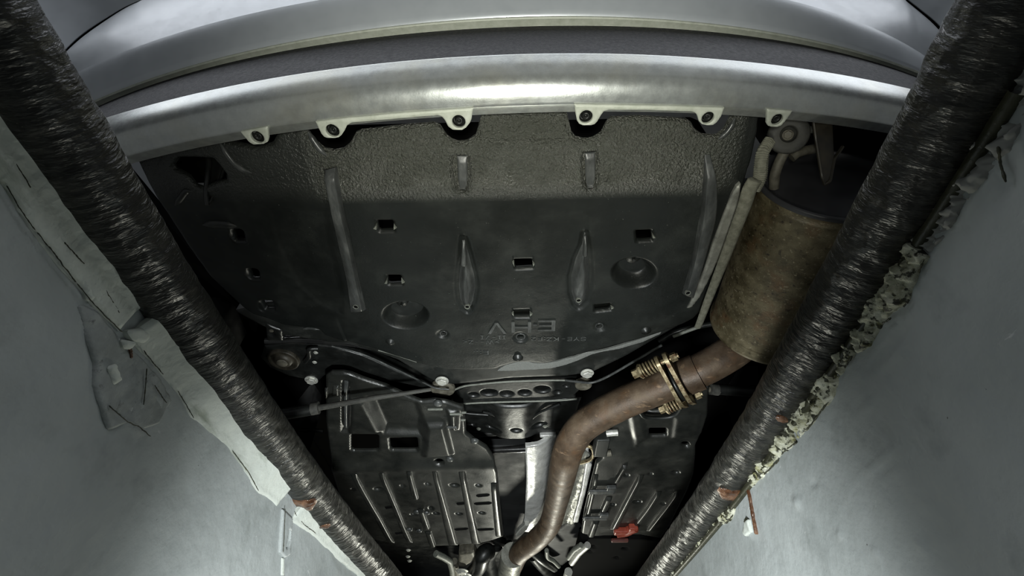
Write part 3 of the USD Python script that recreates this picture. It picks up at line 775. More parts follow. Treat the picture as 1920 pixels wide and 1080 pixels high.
for s, pts in SEAM.items():
    q = smooth_line(pts, 40)
    n = len(q)
    cx, cy = (-0.76, -0.65) if s < 0 else (0.72, -0.69)
    tt = np.linspace(0, 1, n) if s > 0 else np.linspace(1, 0, n)
    w = np.interp(tt, [0, 0.3, 0.75, 1], [0.6, 3.0, 8, 13] if s < 0 else [4, 5, 9, 11])
    at = lambda k, dh: P(q[:, 0] + cx * k, q[:, 1] + cy * k, q[:, 2] + dh)
    part("panel_gap", loft([at(-w * 0.3, -0.001), at(w * 0.3, 0.006), at(w * 0.85, 0.002)]), BLACK, CAR)
    part("quarter_panel", loft([at(w * 0.7, 0.02), at(w * 0.7, 0.001), at(w * 0.7 + 2, -0.001), at(w * 0.7 + 30, 0.012), at(w * 0.7 + 80, 0.04), at(w * 0.7 + 150, 0.085), at(w * 0.7 + 230, 0.14)]), UPPER, CAR)
    if s < 0:
        lamp = np.array([P(x, y, h) for x, y, h in ((128, 104, 0.995), (146, 88, 1.015), (139, 101, 1.0), (133, 111, 0.985), (124, 118, 0.975))])
        lamp = np.vstack([lamp - [0, 0.003, 0.002], lamp + [0, 0.03, 0.0]])
        part("tail_lamp", trimesh.convex.convex_hull(lamp), LAMPRED, CAR, smooth=30, label="sliver of red tail lamp")

# bumper flanges with screw tabs under the roll
H_TAB = 0.6145
TABS = [
    ([(591, 229), (602, 252), (608, 258), (615, 260), (627, 260), (635, 258), (640, 254), (646, 245), (650, 236), (658, 231), (670, 230), (727, 225), (820, 217), (828, 219), (834, 226), (840, 238), (848, 244), (857, 245), (866, 245), (874, 240), (881, 231), (884, 224), (887, 203), (760, 212), (640, 223)], [(623, 246, 12.5), (860, 229, 12.5)]),
    ([(1077, 196), (1079, 212), (1082, 227), (1086, 233), (1093, 236), (1107, 236), (1115, 234), (1120, 229), (1127, 217), (1132, 210), (1140, 207), (1207, 207), (1297, 210), (1304, 212), (1308, 217), (1311, 228), (1317, 234), (1328, 236), (1338, 235), (1345, 230), (1352, 220), (1359, 203), (1280, 200), (1180, 198)], [(1099, 220, 12.5), (1328, 222, 11.5)]),
    ([(450, 248), (460, 260), (467, 268), (475, 272), (493, 271), (501, 267), (503, 260), (501, 238)], [(482, 258, 12)]),
    ([(1439, 205), (1438, 232), (1441, 237), (1448, 239), (1459, 239), (1466, 236), (1474, 227), (1487, 209)], [(1458, 225, 10.5)]),
]
for pts, holes in TABS:
    g = Polygon(plan(pts, H_TAB)).buffer(0.0015).buffer(-0.0015)
    cut = []
    for hx, hy, hr in holes:
        c = P(hx, hy, H_TAB)
        r = abs(P(hx + hr, hy, H_TAB)[0] - c[0])
        cut.append(Point(c[0], c[1]).buffer(r))
    fl = part("mounting_tab", sheet(g, lambda a, b: H_TAB + 0 * a, 0.0018, 0.004, rnd=0.0018, holes=cut), LIP, CAR, label="pale screw tab of the bumper flange")
    for (hx, hy, hr), c in zip(holes, cut):
        x, y = c.centroid.x, c.centroid.y
        r = math.sqrt(c.area / math.pi)
        part("screw", turn([(r * 1.05, 0.003), (r * 0.98, 0.010), (r * 0.62, 0.0105), (r * 0.60, 0.004), (r * 0.30, 0.003), (r * 0.26, 0.008), (0, 0.008)], (x, y, H_TAB), (0, 0, 1), 24), STEELBLK, fl)

# ---- rear undertray
H0, Y_BEND, SLOPE = 0.62, 0.400, 0.24


def on_tray(pts):
    """Pixels -> plan points on the tray's visible face (flat, then rising towards the bumper)."""
    q = np.asarray(pts, float)
    d = ray(q[:, 0], q[:, 1])
    t = H0 / d[:, 2]
    t2 = (H0 + SLOPE * Y_BEND) / (d[:, 2] + SLOPE * d[:, 1])
    t = np.where(t * d[:, 1] < Y_BEND, t2, t)
    return d[:, :2] * t[:, None]


TP = lambda pts: Polygon(on_tray(pts)).buffer(0)
TRAY_OUT = [(240, 305), (300, 287), (360, 274), (400, 266), (450, 276), (478, 280), (508, 272), (520, 250), (566, 240), (574, 246), (590, 268), (605, 281), (625, 285), (642, 282), (655, 271), (666, 251), (676, 247), (727, 241), (812, 233), (824, 238), (836, 256), (846, 265), (860, 269), (876, 267), (892, 256), (901, 222), (910, 213), (930, 212), (1055, 211), (1064, 215), (1072, 250), (1080, 260), (1095, 264), (1112, 262), (1128, 252), (1138, 232), (1147, 223), (1200, 221), (1288, 226), (1298, 233), (1305, 246), (1318, 255), (1345, 257), (1360, 246), (1370, 224), (1380, 212), (1426, 208),
            (1421, 250), (1410, 300), (1399, 335), (1386, 390), (1371, 440), (1356, 490), (1336, 545), (1320, 580), (1302, 600), (1285, 609), (1240, 626), (1190, 641), (1150, 651), (1080, 668), (1043, 679), (1020, 684), (992, 681), (967, 682), (947, 688), (928, 695), (880, 697), (835, 695), (790, 686), (740, 670), (690, 654), (640, 642), (607, 633), (597, 622), (575, 621), (530, 618), (500, 607), (470, 600), (450, 588), (432, 572), (385, 530), (340, 470), (300, 410), (262, 350)]
MAIN = TP([(566, 236), (1430, 200), (1400, 335), (1372, 440), (1338, 545), (1312, 572), (1250, 600), (1180, 622), (1120, 645), (1060, 657), (1000, 664), (940, 664), (880, 668), (835, 667), (790, 655), (730, 636), (670, 610), (620, 588), (596, 570), (590, 500), (582, 400), (575, 300)])
XL = on_tray([(585, 430)])[0, 0]
BOWLS = [((760, 591), 44, 26), ((1189, 512), 43, 29)]
TROUGHS = [TP([(842, 291), (881, 290), (884, 318), (883, 338), (876, 362), (866, 368), (852, 363), (845, 338)]), TP([(1090, 285), (1124, 283), (1126, 318), (1122, 345), (1116, 359), (1102, 360), (1092, 350), (1088, 318)])]
DIMPLES = [(830, 627, 13), (976, 633, 15), (1124, 613, 14), (497, 581, 22), (441, 448, 18), (470, 521, 16)]


def ellipse(c, rx, ry):
    a = np.linspace(0, 2 * np.pi, 40, endpoint=False)
    return TP(np.stack([c[0] + rx * np.cos(a), c[1] + ry * np.sin(a)], 1))


BOWL_G = [ellipse(*b) for b in BOWLS]
DIMP_G = [ellipse((x, y), r, r * 0.7) for x, y, r in DIMPLES]
SPOONS = [TP([(867, 446), (871, 446), (881, 478), (891, 520), (893, 540), (889, 566), (881, 581), (876, 585), (869, 580), (861, 562), (858, 540), (859, 515), (864, 480)]),
          TP([(1095, 438), (1099, 438), (1104, 470), (1107, 510), (1106, 540), (1099, 565), (1090, 575), (1085, 578), (1078, 573), (1070, 550), (1069, 520), (1078, 485), (1090, 460)])]
MOAT = [g.buffer(0.008) for g in SPOONS]
STEP_G = TP([(500, 394), (612, 393), (616, 420), (628, 480), (645, 560), (640, 590), (600, 575), (560, 540), (520, 470)])
OPEN_G = TP([(327, 305), (360, 303), (395, 304), (408, 318), (418, 332), (419, 345), (396, 351), (372, 362), (358, 358), (345, 341), (328, 332), (313, 325)])
RIDGE_BODY = TP([(905, 214), (1062, 213), (1070, 262), (1050, 268), (930, 270), (896, 262)])


def tray_h(a, b):
    h = H0 + SLOPE * 0.5 * ((Y_BEND - b) + np.sqrt((Y_BEND - b) ** 2 + 0.012**2))
    h = h + 0.07 * 0.5 * ((XL - a) + np.sqrt((XL - a) ** 2 + 0.015**2))
    out = -sd(MAIN, a, b, 0.09)
    fold = np.where((b > 0.55) & (a > XL - 0.02), np.maximum(out, 0), 0)
    h = h + 0.05 * np.minimum(fold, 0.06)
    for g in BOWL_G:
        h = h + 0.026 * ramp(sd(g, a, b, 0.04), -0.002, 0.017)
    for g in TROUGHS:
        h = h + 0.011 * ramp(sd(g, a, b, 0.012), 0.0, 0.005)
    for g in MOAT:
        h = h + 0.0035 * ramp(sd(g, a, b, 0.012), 0.0, 0.007)
    for g in DIMP_G:
        h = h + 0.003 * ramp(sd(g, a, b, 0.012), 0.0, 0.005)
    h = h + 0.0022 * ramp(sd(STEP_G, a, b, 0.02), -0.004, 0.008)
    h = h + 0.007 * ramp(sd(RIDGE_BODY, a, b, 0.02), -0.002, 0.006)
    return h + 0.0022 * (meshkit.fbm(np.stack([a * 9, b * 9, 0 * a], -1), 3, 2) - 0.5) + 0.0006 * (meshkit.fbm(np.stack([a * 60, b * 60, 0 * a], -1), 2, 3) - 0.5)


SLOTS = [[(708, 416), (735, 416), (737, 433), (711, 434)], [(727, 519), (750, 519), (752, 533), (729, 534)], [(1194, 435), (1220, 434), (1222, 451), (1196, 453)], [(965, 489), (996, 488), (998, 502), (967, 504)],
         [(964, 583), (991, 582), (992, 594), (965, 594)], [(1116, 573), (1143, 571), (1144, 581), (1116, 584)], [(431, 439), (446, 439), (453, 458), (437, 459)], [(461, 513), (477, 513), (481, 530), (468, 531)], [(486, 575), (505, 575), (509, 589), (493, 590)]]
PIN = [(667, 576, 4.5), (876, 575, 5.5), (1085, 563, 5.5), (1289, 549, 5), (831, 628, 5), (976, 633, 6), (1124, 613, 5)]
cuts = [TP(s).buffer(0.0008) for s in SLOTS] + [OPEN_G] + [ellipse((x, y), r, r * 0.62) for x, y, r in PIN]
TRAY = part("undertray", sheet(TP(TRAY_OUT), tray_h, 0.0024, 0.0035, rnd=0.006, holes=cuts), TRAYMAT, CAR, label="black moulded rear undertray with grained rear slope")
tw = lambda pts: on_tray(pts)
RIBS = [
    ([(608, 318), (614, 355), (622, 395), (636, 458), (650, 520), (657, 582)], [(632, 312), (638, 350), (645, 395), (656, 440), (668, 500), (686, 580)], 0.013, (0.03, 0.02), RIDGE),
    ([(1321, 290), (1318, 340), (1312, 400), (1300, 470), (1290, 510), (1279, 550)], [(1332, 290), (1343, 340), (1342, 400), (1328, 455), (1315, 500), (1299, 556)], 0.013, (0.12, 0.02), RIDGE),
    ([(856, 297), (857, 320), (858, 340), (862, 360)], [(875, 296), (876, 320), (876, 340), (872, 360)], 0.002, (0.2, 0.3), RIDGE),
    ([(1098, 290), (1098, 315), (1099, 338), (1102, 356)], [(1117, 289), (1118, 315), (1117, 338), (1113, 355)], 0.002, (0.2, 0.3), RIDGE),
]
for L, Rr, drop, ends, mt in RIBS:
    hs = tray_h if drop > 0.01 else (lambda a, b: tray_h(a, b) - 0.004)
    part("rib", rib(tw(smooth_line([[x, y, 0] for x, y in L], 30)[:, :2]), tw(smooth_line([[x, y, 0] for x, y in Rr], 30)[:, :2]), hs, drop, 40, 0.62, ends), mt, TRAY, label="scuffed raised rib")
for g, c in zip(SPOONS, ((876, 575), (1085, 563))):
    hole = ellipse(c, 5, 3.2)
    part("spoon_boss", sheet(g, lambda a, b, g=g: H0 + 0.004 - 0.0125 * ramp(sd(g, a, b, 0.02), 0.0, 0.013) + 0.0004 * (meshkit.fbm(np.stack([a * 200, b * 120, 0 * a], -1), 3, 3) - 0.5), 0.0012, 0.004, rnd=0.002, holes=[hole]), RIDGE, TRAY, label="scuffed spoon shaped boss with a pin hole")
for k, (a0, a1) in enumerate((([(867, 449), (864, 475), (862, 497)], [(872, 449), (876, 475), (877, 497)]), ([(1095, 441), (1093, 460), (1091, 478)], [(1099, 441), (1101, 460), (1102, 478)]))):
    part("spoon_ridge", rib(tw(a0), tw(a1), lambda a, b: H0 - 0.0015 + 0 * a, 0.008, 24, 0.4, (0.3, 0.1)), RIDGE, TRAY)
# lugs beside the slots (pale colour paints their lit faces), studs in the bowls, clips in the flange
for tri in ([(699, 428), (707, 418), (707, 430)], [(738, 420), (745, 426), (738, 430)], [(720, 531), (726, 521), (727, 531)], [(752, 522), (760, 529), (753, 531)], [(1222, 436), (1230, 445), (1223, 446)], [(960, 490), (964, 489), (965, 500)], [(998, 489), (1003, 494), (999, 499)], [(959, 586), (963, 584), (964, 592)], [(993, 584), (999, 587), (993, 592)], [(1145, 573), (1151, 575), (1145, 579)]):
    q = on_tray(tri)
    c = q.mean(0)
    h = tray_h(q[:, 0], q[:, 1])
    top = np.c_[c + (q - c) * 0.7, h - 0.0035]
    part("slot_lug", trimesh.convex.convex_hull(np.vstack([np.c_[q, h + 0.002], top])), EDGEPL, TRAY, smooth=False)
for x, y, sc in ((752, 573, 1.0), (1189, 488, 1.25)):
    c = on_tray([(x, y)])[0]
    g = BOWL_G[0] if x < 900 else BOWL_G[1]
    part("stud", join(turn([(0.012 * sc, 0.004), (0.010 * sc, -0.004), (0.003, -0.005), (0, -0.005)], (c[0], c[1], H0 + 0.012), (0, 0, 1), 20), box((c[0], c[1], H0 + 0.003), (0.004 * sc, 0.004 * sc, 0.009), 0.001)), SMOOTHPL, TRAY)
for x, y, r in ((732, 641, 7), (971, 671, 8), (1211, 620, 8), (878, 580, 3.5), (1289, 551, 3), (831, 627, 6.5), (976, 633, 8.5), (1124, 613, 7), (667, 577, 6)):
    c = on_tray([(x, y)])[0]
    rr = abs(on_tray([(x + r, y)])[0, 0] - c[0])
    h = float(tray_h(c[:1], c[1:])[0])
    if r > 6.8 and y in (641, 671, 620):
        part("push_clip", turn([(rr * 1.3, 0.001), (rr * 1.25, -0.001), (rr, -0.002), (rr * 0.7, -0.005), (rr * 0.3, -0.0065), (0, -0.007)], (c[0], c[1], h), (0, 0, 1), 20), SMOOTHPL, TRAY)
    else:
        part("pin_ring", turn([(rr * 1.15, 0.002), (rr * 1.1, -0.0006), (rr * 0.95, -0.0018), (rr * 0.8, -0.0006), (rr * 0.78, 0.006)], (c[0], c[1], h), (0, 0, 1), 20), RIDGE, TRAY)
for x, y, h in ((667, 575, H0 - 0.0125), (1290, 549, H0 - 0.0125), (876, 575, H0 - 0.0088), (1085, 563, H0 - 0.0088)):
    c = P(x, y, h)
    part("pin_hole", turn([(0.0052, 0.003), (0.0052, -0.0012), (0.0044, -0.0018), (0.0036, -0.0010), (0.0032, 0.004)], c, (0, 0, 1), 18), EDGEPL, TRAY)
    part("pin", turn([(0.0034, 0.0), (0.003, -0.0004), (0, -0.0004)], c, (0, 0, 1), 14), BLACK, TRAY)
# raised lettering, turned round as the photograph shows it
def letters(text, px_right, px_left, py, hpx, depth, mat, bold=False):
    a, b = on_tray([(px_right, py)])[0], on_tray([(px_left, py)])[0]
    hh = abs(on_tray([(960, py + hpx / 2)])[0, 1] - on_tray([(960, py - hpx / 2)])[0, 1])
    m = meshkit.text_mesh(text, hh, depth, bold)
    v, f = np.array(m.vertices), np.array(m.faces)
    w = np.ptp(v[:, 0])
    v[:, 0] = (v[:, 0] - v[:, 0].min()) * (abs(a[0] - b[0]) / w)
    v[:, 1] -= hh / 2
    ang = math.atan2(b[1] - a[1], -(b[0] - a[0]))
    X = a[0] - v[:, 0]
    Yv = a[1] + v[:, 1] + v[:, 0] * math.tan(ang)
    h = tray_h(X, Yv) - v[:, 2] + 0.0004
    part("lettering", (np.stack([X, Yv, h], 1), f[:, ::-1]), mat, TRAY, smooth=False)


letters("E", 1041, 1009, 610, 20, 0.0018, RIDGE)
letters("-", 1007, 1000, 610, 20, 0.0018, RIDGE)
letters("H", 996, 959, 613, 20, 0.0018, RIDGE)
letters("V", 949, 914, 615, 20, 0.0018, RIDGE)
letters("SYE-KZ:F2", 1099, 996, 635, 7, 0.0011, RIDGE)
letters("II-7I", 948, 901, 632, 7, 0.0011, RIDGE)
letters(">W--Z<", 936, 868, 641, 7, 0.0011, RIDGE)
letters("E:..", 916, 888, 661, 7, 0.0011, RIDGE)
# arc shaped beads and bars on the left part of the tray
def bead(line, r, mat=RIDGE, sink=0.3):
    q = on_tray(smooth_line([[x, y, 0] for x, y in line], 24)[:, :2])
    rr = r * (0.25 + 0.75 * np.minimum(1, 4 * np.minimum(np.linspace(0.02, 1, 24), np.linspace(1, 0.02, 24))))
    part("bead", tube(np.c_[q, tray_h(q[:, 0], q[:, 1]) + r * sink], rr, 12), mat, TRAY)


bead([(407, 272), (414, 282), (424, 297), (437, 312), (452, 322), (470, 328)], 0.0045)
bead([(372, 432), (395, 428), (420, 428), (440, 431)], 0.007, SMOOTHPL)
bead([(318, 396), (330, 381), (341, 368), (352, 369)], 0.005, SMOOTHPL)
bead([(577, 248), (586, 262), (598, 279), (612, 292)], 0.0045)
bead([(1378, 222), (1372, 236), (1362, 250), (1347, 262)], 0.004)
bead([(566, 622), (580, 620), (597, 622)], 0.003, RIDGE)
# hook seen through the opening
hk = smooth_line(np.c_[on_tray([(332, 306), (350, 316), (366, 327), (374, 345), (380, 368), (388, 386)]), [0.70, 0.69, 0.675, 0.655, 0.635, 0.622]], 30)
hk2 = smooth_line(np.c_[on_tray([(395, 306), (394, 318), (393, 332), (392, 346), (393, 366), (391, 384)]), [0.70, 0.695, 0.69, 0.68, 0.655, 0.624]], 30)
part("tow_hook", join(tube(hk, 0.004, 10), loft([hk, (hk + hk2) / 2 + [0, 0, 0.012], hk2]), tube(hk2, 0.0025, 10)), STEELBLK, CAR)
# grey strip showing along the tray's front edge
TORN_PX = [(932, 696), (938, 691), (947, 686), (967, 680), (980, 678), (992, 679), (1002, 682), (1020, 682), (1043, 679), (1062, 673), (1078, 670), (1093, 663), (1103, 660), (1117, 660), (1133, 657), (1158, 650), (1200, 637), (1230, 626), (1243, 617), (1238, 627), (1205, 642), (1160, 655), (1130, 660), (1110, 665), (1085, 676), (1060, 685), (1035, 691), (993, 694), (950, 696)]
part("torn_seal", sheet(poly_at(TORN_PX, 0.636), lambda a, b: 0.636 + 0 * a, 0.003, 0.004, rnd=0.001), TORN, CAR, label="torn grey seal along the tray's front edge")


# ---- sheet metal and axle parts between the tray and the floor covers
def flat(name, pts, h, thick, mat, rnd=0.004, step=0.004, holes=(), parent=None, label=None, hf=None, hole_px=(), kind=None):
    g = poly_at(pts, h)
    cut = [poly_at(x, h) for x in holes]
    for x, y, rx, ry in hole_px:
        a = np.linspace(0, 2 * np.pi, 28, endpoint=False)
        cut.append(poly_at(np.stack([x + rx * np.cos(a), y + ry * np.sin(a)], 1), h))
    return part(name, sheet(g, hf or (lambda a, b: h + 0.0016 * (meshkit.fbm(np.stack([a * 14, b * 14, 0 * a + h], -1), 3, 5) - 0.5)), step, thick, rnd=rnd, holes=cut), mat, parent or CAR, label=label, kind=kind)


def hs_tube(name, pts, r, mat, parent=None, sides=18, label=None, n=40, curve=True):
    """pts: (pixel x, pixel y, height)."""
    q = np.array([P(x, y, h) for x, y, h in pts])
    q = smooth_line(q, n) if curve and len(q) > 2 else resample(q, n)
    rr = r if np.ndim(r) == 0 else np.interp(np.linspace(0, 1, n), np.linspace(0, 1, len(r)), r)
    return part(name, tube(q, rr, sides), mat, parent or CAR, label=label)


def bolt_px(name, x, y, h, rpx, mat, parent=None, washer=1.35, axis=(0, 0, -1.0)):
    c = P(x, y, h)
    r = abs(P(x + rpx, y, h)[0] - c[0])
    return part(name, bolt(c, r, axis, washer), mat, parent or CAR, smooth=25)


# the car's floor pan closes everything off above
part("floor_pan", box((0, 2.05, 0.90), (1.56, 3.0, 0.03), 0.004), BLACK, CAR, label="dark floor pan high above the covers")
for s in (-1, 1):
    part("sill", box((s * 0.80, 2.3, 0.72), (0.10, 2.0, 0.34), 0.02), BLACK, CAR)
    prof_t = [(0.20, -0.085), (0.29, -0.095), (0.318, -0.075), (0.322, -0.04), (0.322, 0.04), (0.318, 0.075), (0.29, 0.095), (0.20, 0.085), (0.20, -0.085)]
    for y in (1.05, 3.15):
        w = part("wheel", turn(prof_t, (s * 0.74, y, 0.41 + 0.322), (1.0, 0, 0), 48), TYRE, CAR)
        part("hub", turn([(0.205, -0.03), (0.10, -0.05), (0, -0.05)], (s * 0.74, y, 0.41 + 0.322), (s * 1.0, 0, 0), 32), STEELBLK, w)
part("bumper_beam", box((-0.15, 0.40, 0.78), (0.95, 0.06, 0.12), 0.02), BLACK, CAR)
SHB = flat("axle_shield", [(440, 585), (520, 628), (600, 640), (690, 656), (745, 676), (790, 703), (815, 717), (850, 722), (960, 710), (1065, 706), (1110, 700), (1180, 666), (1245, 628), (1305, 594), (1200, 555), (700, 555), (500, 570)], 0.643, 0.02, SMOOTHPL, 0.006)
for x, y in ((829, 713), (1101, 699)):
    bolt_px("shield_bolt", x, y, 0.640, 10, ZINC, SHB, 1.25)
hs_tube("arm_lit_edge", [(x, y, 0.642) for x, y in [(622, 649), (680, 664), (740, 691), (790, 715), (815, 727), (842, 730)]], 0.0022, RIDGE, sides=10)  # pale tube paints the lit line along the lower arm
flat("lower_arm", [(495, 650), (530, 643), (560, 642), (626, 650), (680, 666), (740, 693), (812, 726), (790, 728), (740, 717), (690, 713), (655, 704), (625, 700), (608, 706), (600, 714), (575, 713), (540, 706), (505, 690), (488, 672)], 0.650, 0.02, STEELBLK, 0.006, 0.003)
c = P(532, 674, 0.648)
part("bushing_core", turn([(0.012, -0.008), (0.011, -0.0115), (0, -0.012)], c, (0, 0, 1), 24), HANGER, CAR)
part("arm_bushing", turn([(0.034, 0.004), (0.033, -0.004), (0.029, -0.006), (0.026, -0.003), (0.019, -0.003), (0.018, -0.008), (0.012, -0.010), (0, -0.010)], c, (0, 0, 1), 32), DARKRUST, CAR, label="round rubber bushing in the lower arm")
bolt_px("arm_bolt", 584, 712, 0.650, 9, ZINC)
for x, y in ((592, 661), (590, 679)):
    bolt_px("small_bolt", x, y, 0.646, 3.2, ZINC)
hs_tube("arm_bracket", [(572, 678, 0.645), (580, 668, 0.64), (580, 655, 0.64), (596, 653, 0.645)], 0.005, STEELBLK)
hs_tube("stabiliser_bar", [(500, 640, 0.66), (560, 637, 0.655), (612, 639, 0.65), (661, 642, 0.65), (700, 650, 0.655)], 0.0085, GLOSSBLK, label="dark round stabiliser bar")
hs_tube("tray_edge_highlight", [(709, 656, 0.640), (745, 666, 0.640), (781, 678, 0.640)], 0.0022, EDGEPL, sides=10)  # pale tube painted as the highlight on the tray flange
flat("side_bracket", [(497, 607), (528, 620), (530, 640), (500, 640)], 0.64, 0.02, STEELBLK, 0.004, hole_px=[(509, 626, 3, 4)])
bolt_px("small_bolt", 509, 620, 0.64, 3.0, HANGER)
# right arm edge, its lit line painted as a pale tube
hs_tube("arm_lit_edge", [(x, y, 0.646) for x, y in [(1060, 713), (1088, 716), (1111, 717), (1141, 705), (1191, 676), (1241, 647)]], 0.0030, RIDGE, sides=10)
for x, y, rp in ((830, 729, 23), (1094, 721, 16)):
    c = P(x, y, 0.655)
    r = abs(P(x + rp, y, 0.655)[0] - c[0])
    part("mount_washer", turn([(r, 0.006), (r, -0.002), (r * 0.9, -0.004), (r * 0.5, -0.004), (r * 0.4, 0.0), (0, 0.0)], c, (0, 0, 1), 30), HANGER, CAR)
# the pressed beam with its row of holes
BEAM = flat("crossmember", [(855, 731), (866, 725), (880, 720), (960, 714), (1060, 712), (1092, 717), (1104, 722), (1090, 731), (1079, 741), (1080, 748), (1040, 751), (960, 753), (870, 757), (848, 752), (862, 746)], 0.662, 0.03, STEELBLK, 0.006, 0.0025,
            hole_px=[(917, 736, 14, 5), (950, 738, 11, 4.5), (984, 736, 10, 4.5), (1017, 730, 13, 5.5), (1046, 735, 6, 3), (1061, 724, 4, 1.8), (888, 740, 8, 3.2)], label="black pressed crossmember with a row of oval holes")
for line in ([(852, 731), (866, 725), (890, 721), (960, 715), (1060, 713), (1098, 718)], [(846, 752), (862, 757), (900, 755), (960, 753), (1040, 751), (1082, 748)]):
    hs_tube("crossmember_flange", [(x, y, 0.660) for x, y in line], 0.0026, EDGEPL, BEAM, 10)
# hollow below the beam with its bright vertical pillow
_bx = P(963, 775, 0.69)[0]
flat("crossmember_web", [(800, 770), (846, 752), (1092, 748), (1084, 775), (1070, 795), (1058, 812), (960, 813), (872, 812), (860, 790), (830, 780)], 0.690, 0.03, STEELBLK, 0.006, 0.004, hole_px=[(968, 795, 8, 2.6), (1008, 795, 12, 3.2), (925, 799, 12, 2.2), (885, 796, 6, 2)],
     hf=lambda a, b: 0.690 - 0.020 * np.exp(-(((a - _bx) / 0.055) ** 4)) * ramp(b, 0.80, 0.90) + 0.004 * (meshkit.fbm(np.stack([a * 20, b * 8, 0 * a], -1), 3, 4) - 0.5))
for line in ([(905, 772), (930, 780), (945, 795), (958, 800)], [(1050, 757), (1010, 775), (990, 792), (980, 798)], [(835, 764), (870, 774), (915, 778)]):
    hs_tube("pressed_bead", [(x, y, 0.684) for x, y in line], 0.004, STEELBLK, sides=10)
for x, y in ((897, 804), (941, 802), (985, 800), (1022, 799)):
    bolt_px("spot_weld", x, y, 0.688, 3.5, EDGEPL)
hs_tube("cross_tube", [(868, 815, 0.70), (960, 810, 0.70), (1060, 806, 0.70)], 0.009, GLOSSBLK, curve=False, label="thin black cross tube")
hs_tube("cross_tube", [(905, 844, 0.70), (975, 841, 0.70), (1045, 837, 0.70)], 0.012, GLOSSBLK, curve=False, label="glossy black cross tube in front of the heat shield")
br = P(1027, 813, 0.69)
part("tube_bracket", join(box(br, (0.045, 0.012, 0.020), 0.003), box(br + [-0.014, 0.012, 0.012], (0.006, 0.03, 0.03), 0.002), box(br + [0.010, 0.012, 0.012], (0.006, 0.03, 0.03), 0.002)), SHIELD, CAR, label="bright bracket on the cross tube")
# rods to the wheels with their rubber boots
hs_tube("link_rod", [(596, 765, 0.570), (700, 746, 0.580), (808, 730, 0.600)], [0.0066, 0.0056, 0.0042], RUBBER, curve=False, label="thin steel link rod")
hs_tube("rod_boot", [(520, 778, 0.555), (560, 772, 0.562), (590, 767, 0.568)], 0.0125, STEELBLK, curve=False)
hs_tube("rod_collar", [(584, 767, 0.567), (598, 764.5, 0.570)], 0.0135, RUBBER, curve=False)
hs_tube("link_rod", [(1285, 726, 0.645), (1330, 730, 0.645)], 0.0075, HANGER, curve=False)
hs_tube("rod_collar", [(1331, 729, 0.645), (1346, 731, 0.645)], 0.0135, RUBBER, curve=False)
hs_tube("rod_boot", [(1346, 730, 0.645), (1420, 735, 0.645)], 0.0125, STEELBLK, curve=False)
# bits right of the tray
flat("tray_flange", [(1382, 352), (1390, 346), (1388, 372), (1376, 415), (1362, 452), (1347, 490), (1331, 524), (1313, 558), (1299, 576), (1289, 580), (1304, 552), (1322, 505), (1338, 455), (1356, 408), (1372, 368)], 0.615, 0.012, DUSTSHIELD, 0.003, 0.0025, label="dusty grey flange strip beside the braided hose")
hs_tube("fuel_line", [(1236, 640, 0.70), (1268, 622, 0.70), (1310, 612, 0.70), (1340, 606, 0.70)], 0.006, STEELBLK, sides=12)
hs_tube("fuel_line", [(1262, 631, 0.69), (1285, 622, 0.69), (1312, 612, 0.69)], 0.004, EDGEPL, sides=10)
# hanging plate behind the muffler end
HB = np.array([P(1524, 216, 0.66), P(1560, 217, 0.66), P(1592, 226, 0.66), P(1580, 275, 0.64), P(1564, 298, 0.625), P(1556, 340, 0.60), P(1547, 346, 0.60), P(1541, 330, 0.605), P(1530, 262, 0.64)])
mid = HB.mean(0)
part("hanging_plate", join(trimesh.convex.convex_hull(np.vstack([HB[[0, 1, 4, 5, 6, 7, 8]], HB[[0, 1, 4, 5, 6, 7, 8]] + [0.004, 0.004, 0.010]])), tube(resample(HB[[0, 8, 7, 6]], 24), 0.0025, 8), tube(resample(HB[[3, 4, 5, 6]], 24), 0.0025, 8)), DARKRUST, CAR, smooth=30, label="pointed steel hanging plate")
hs_tube("white_connector", [(1515, 243, 0.70), (1530, 243, 0.70)], 0.0055, EDGEPL, curve=False)
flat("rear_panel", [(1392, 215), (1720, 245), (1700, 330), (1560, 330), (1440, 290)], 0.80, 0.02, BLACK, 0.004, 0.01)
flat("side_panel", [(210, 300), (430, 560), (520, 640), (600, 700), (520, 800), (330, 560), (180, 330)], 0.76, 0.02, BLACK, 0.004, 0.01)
hs_tube("brake_line", [(545, 808, 0.74), (575, 806, 0.74), (606, 808, 0.74)], 0.006, STEELBLK, sides=10)

# ---- floor covers
H_F = 0.605
LC_OUT = [(607, 716), (618, 709), (640, 709), (655, 712), (680, 722), (720, 734), (760, 752), (788, 763), (813, 761), (835, 764), (868, 775), (872, 797), (873, 822), (889, 834), (912, 848), (926, 866), (932, 885), (936, 930), (940, 970), (944, 1006), (925, 1013), (900, 1019), (840, 1024), (770, 1026), (700, 1012), (660, 985), (638, 940), (622, 890), (614, 850), (608, 800)]
LC_HOLES = [[(656, 824), (705, 824), (708, 827), (708, 851), (705, 855), (659, 855), (656, 852)], [(728, 831), (779, 829), (781, 832), (783, 850), (780, 853), (733, 854), (730, 851)]]
LC_OVAL = [(823, 870, 8, 3), (709, 917, 8, 3), (755, 911, 3.5, 1.8), (852, 910, 8, 2.8), (897, 910, 4, 1.8), (802, 908, 4, 1.8), (662, 917, 3, 1.5), (817, 963, 5, 1.8), (860, 964, 5.5, 1.8), (903, 962, 5, 1.8), (775, 965, 5, 1.8), (808, 953, 3.2, 3)]
LC_PADS = [([(655, 756), (681, 757), (712, 816), (654, 819)], 0.010), ([(799, 801), (833, 800), (848, 857), (792, 861)], 0.012), ([(838, 776), (858, 778), (856, 812), (846, 812)], 0.012)]
LC_DEEP = [poly_at([(684, 752), (782, 764), (796, 800), (790, 826), (718, 824)], H_F)]
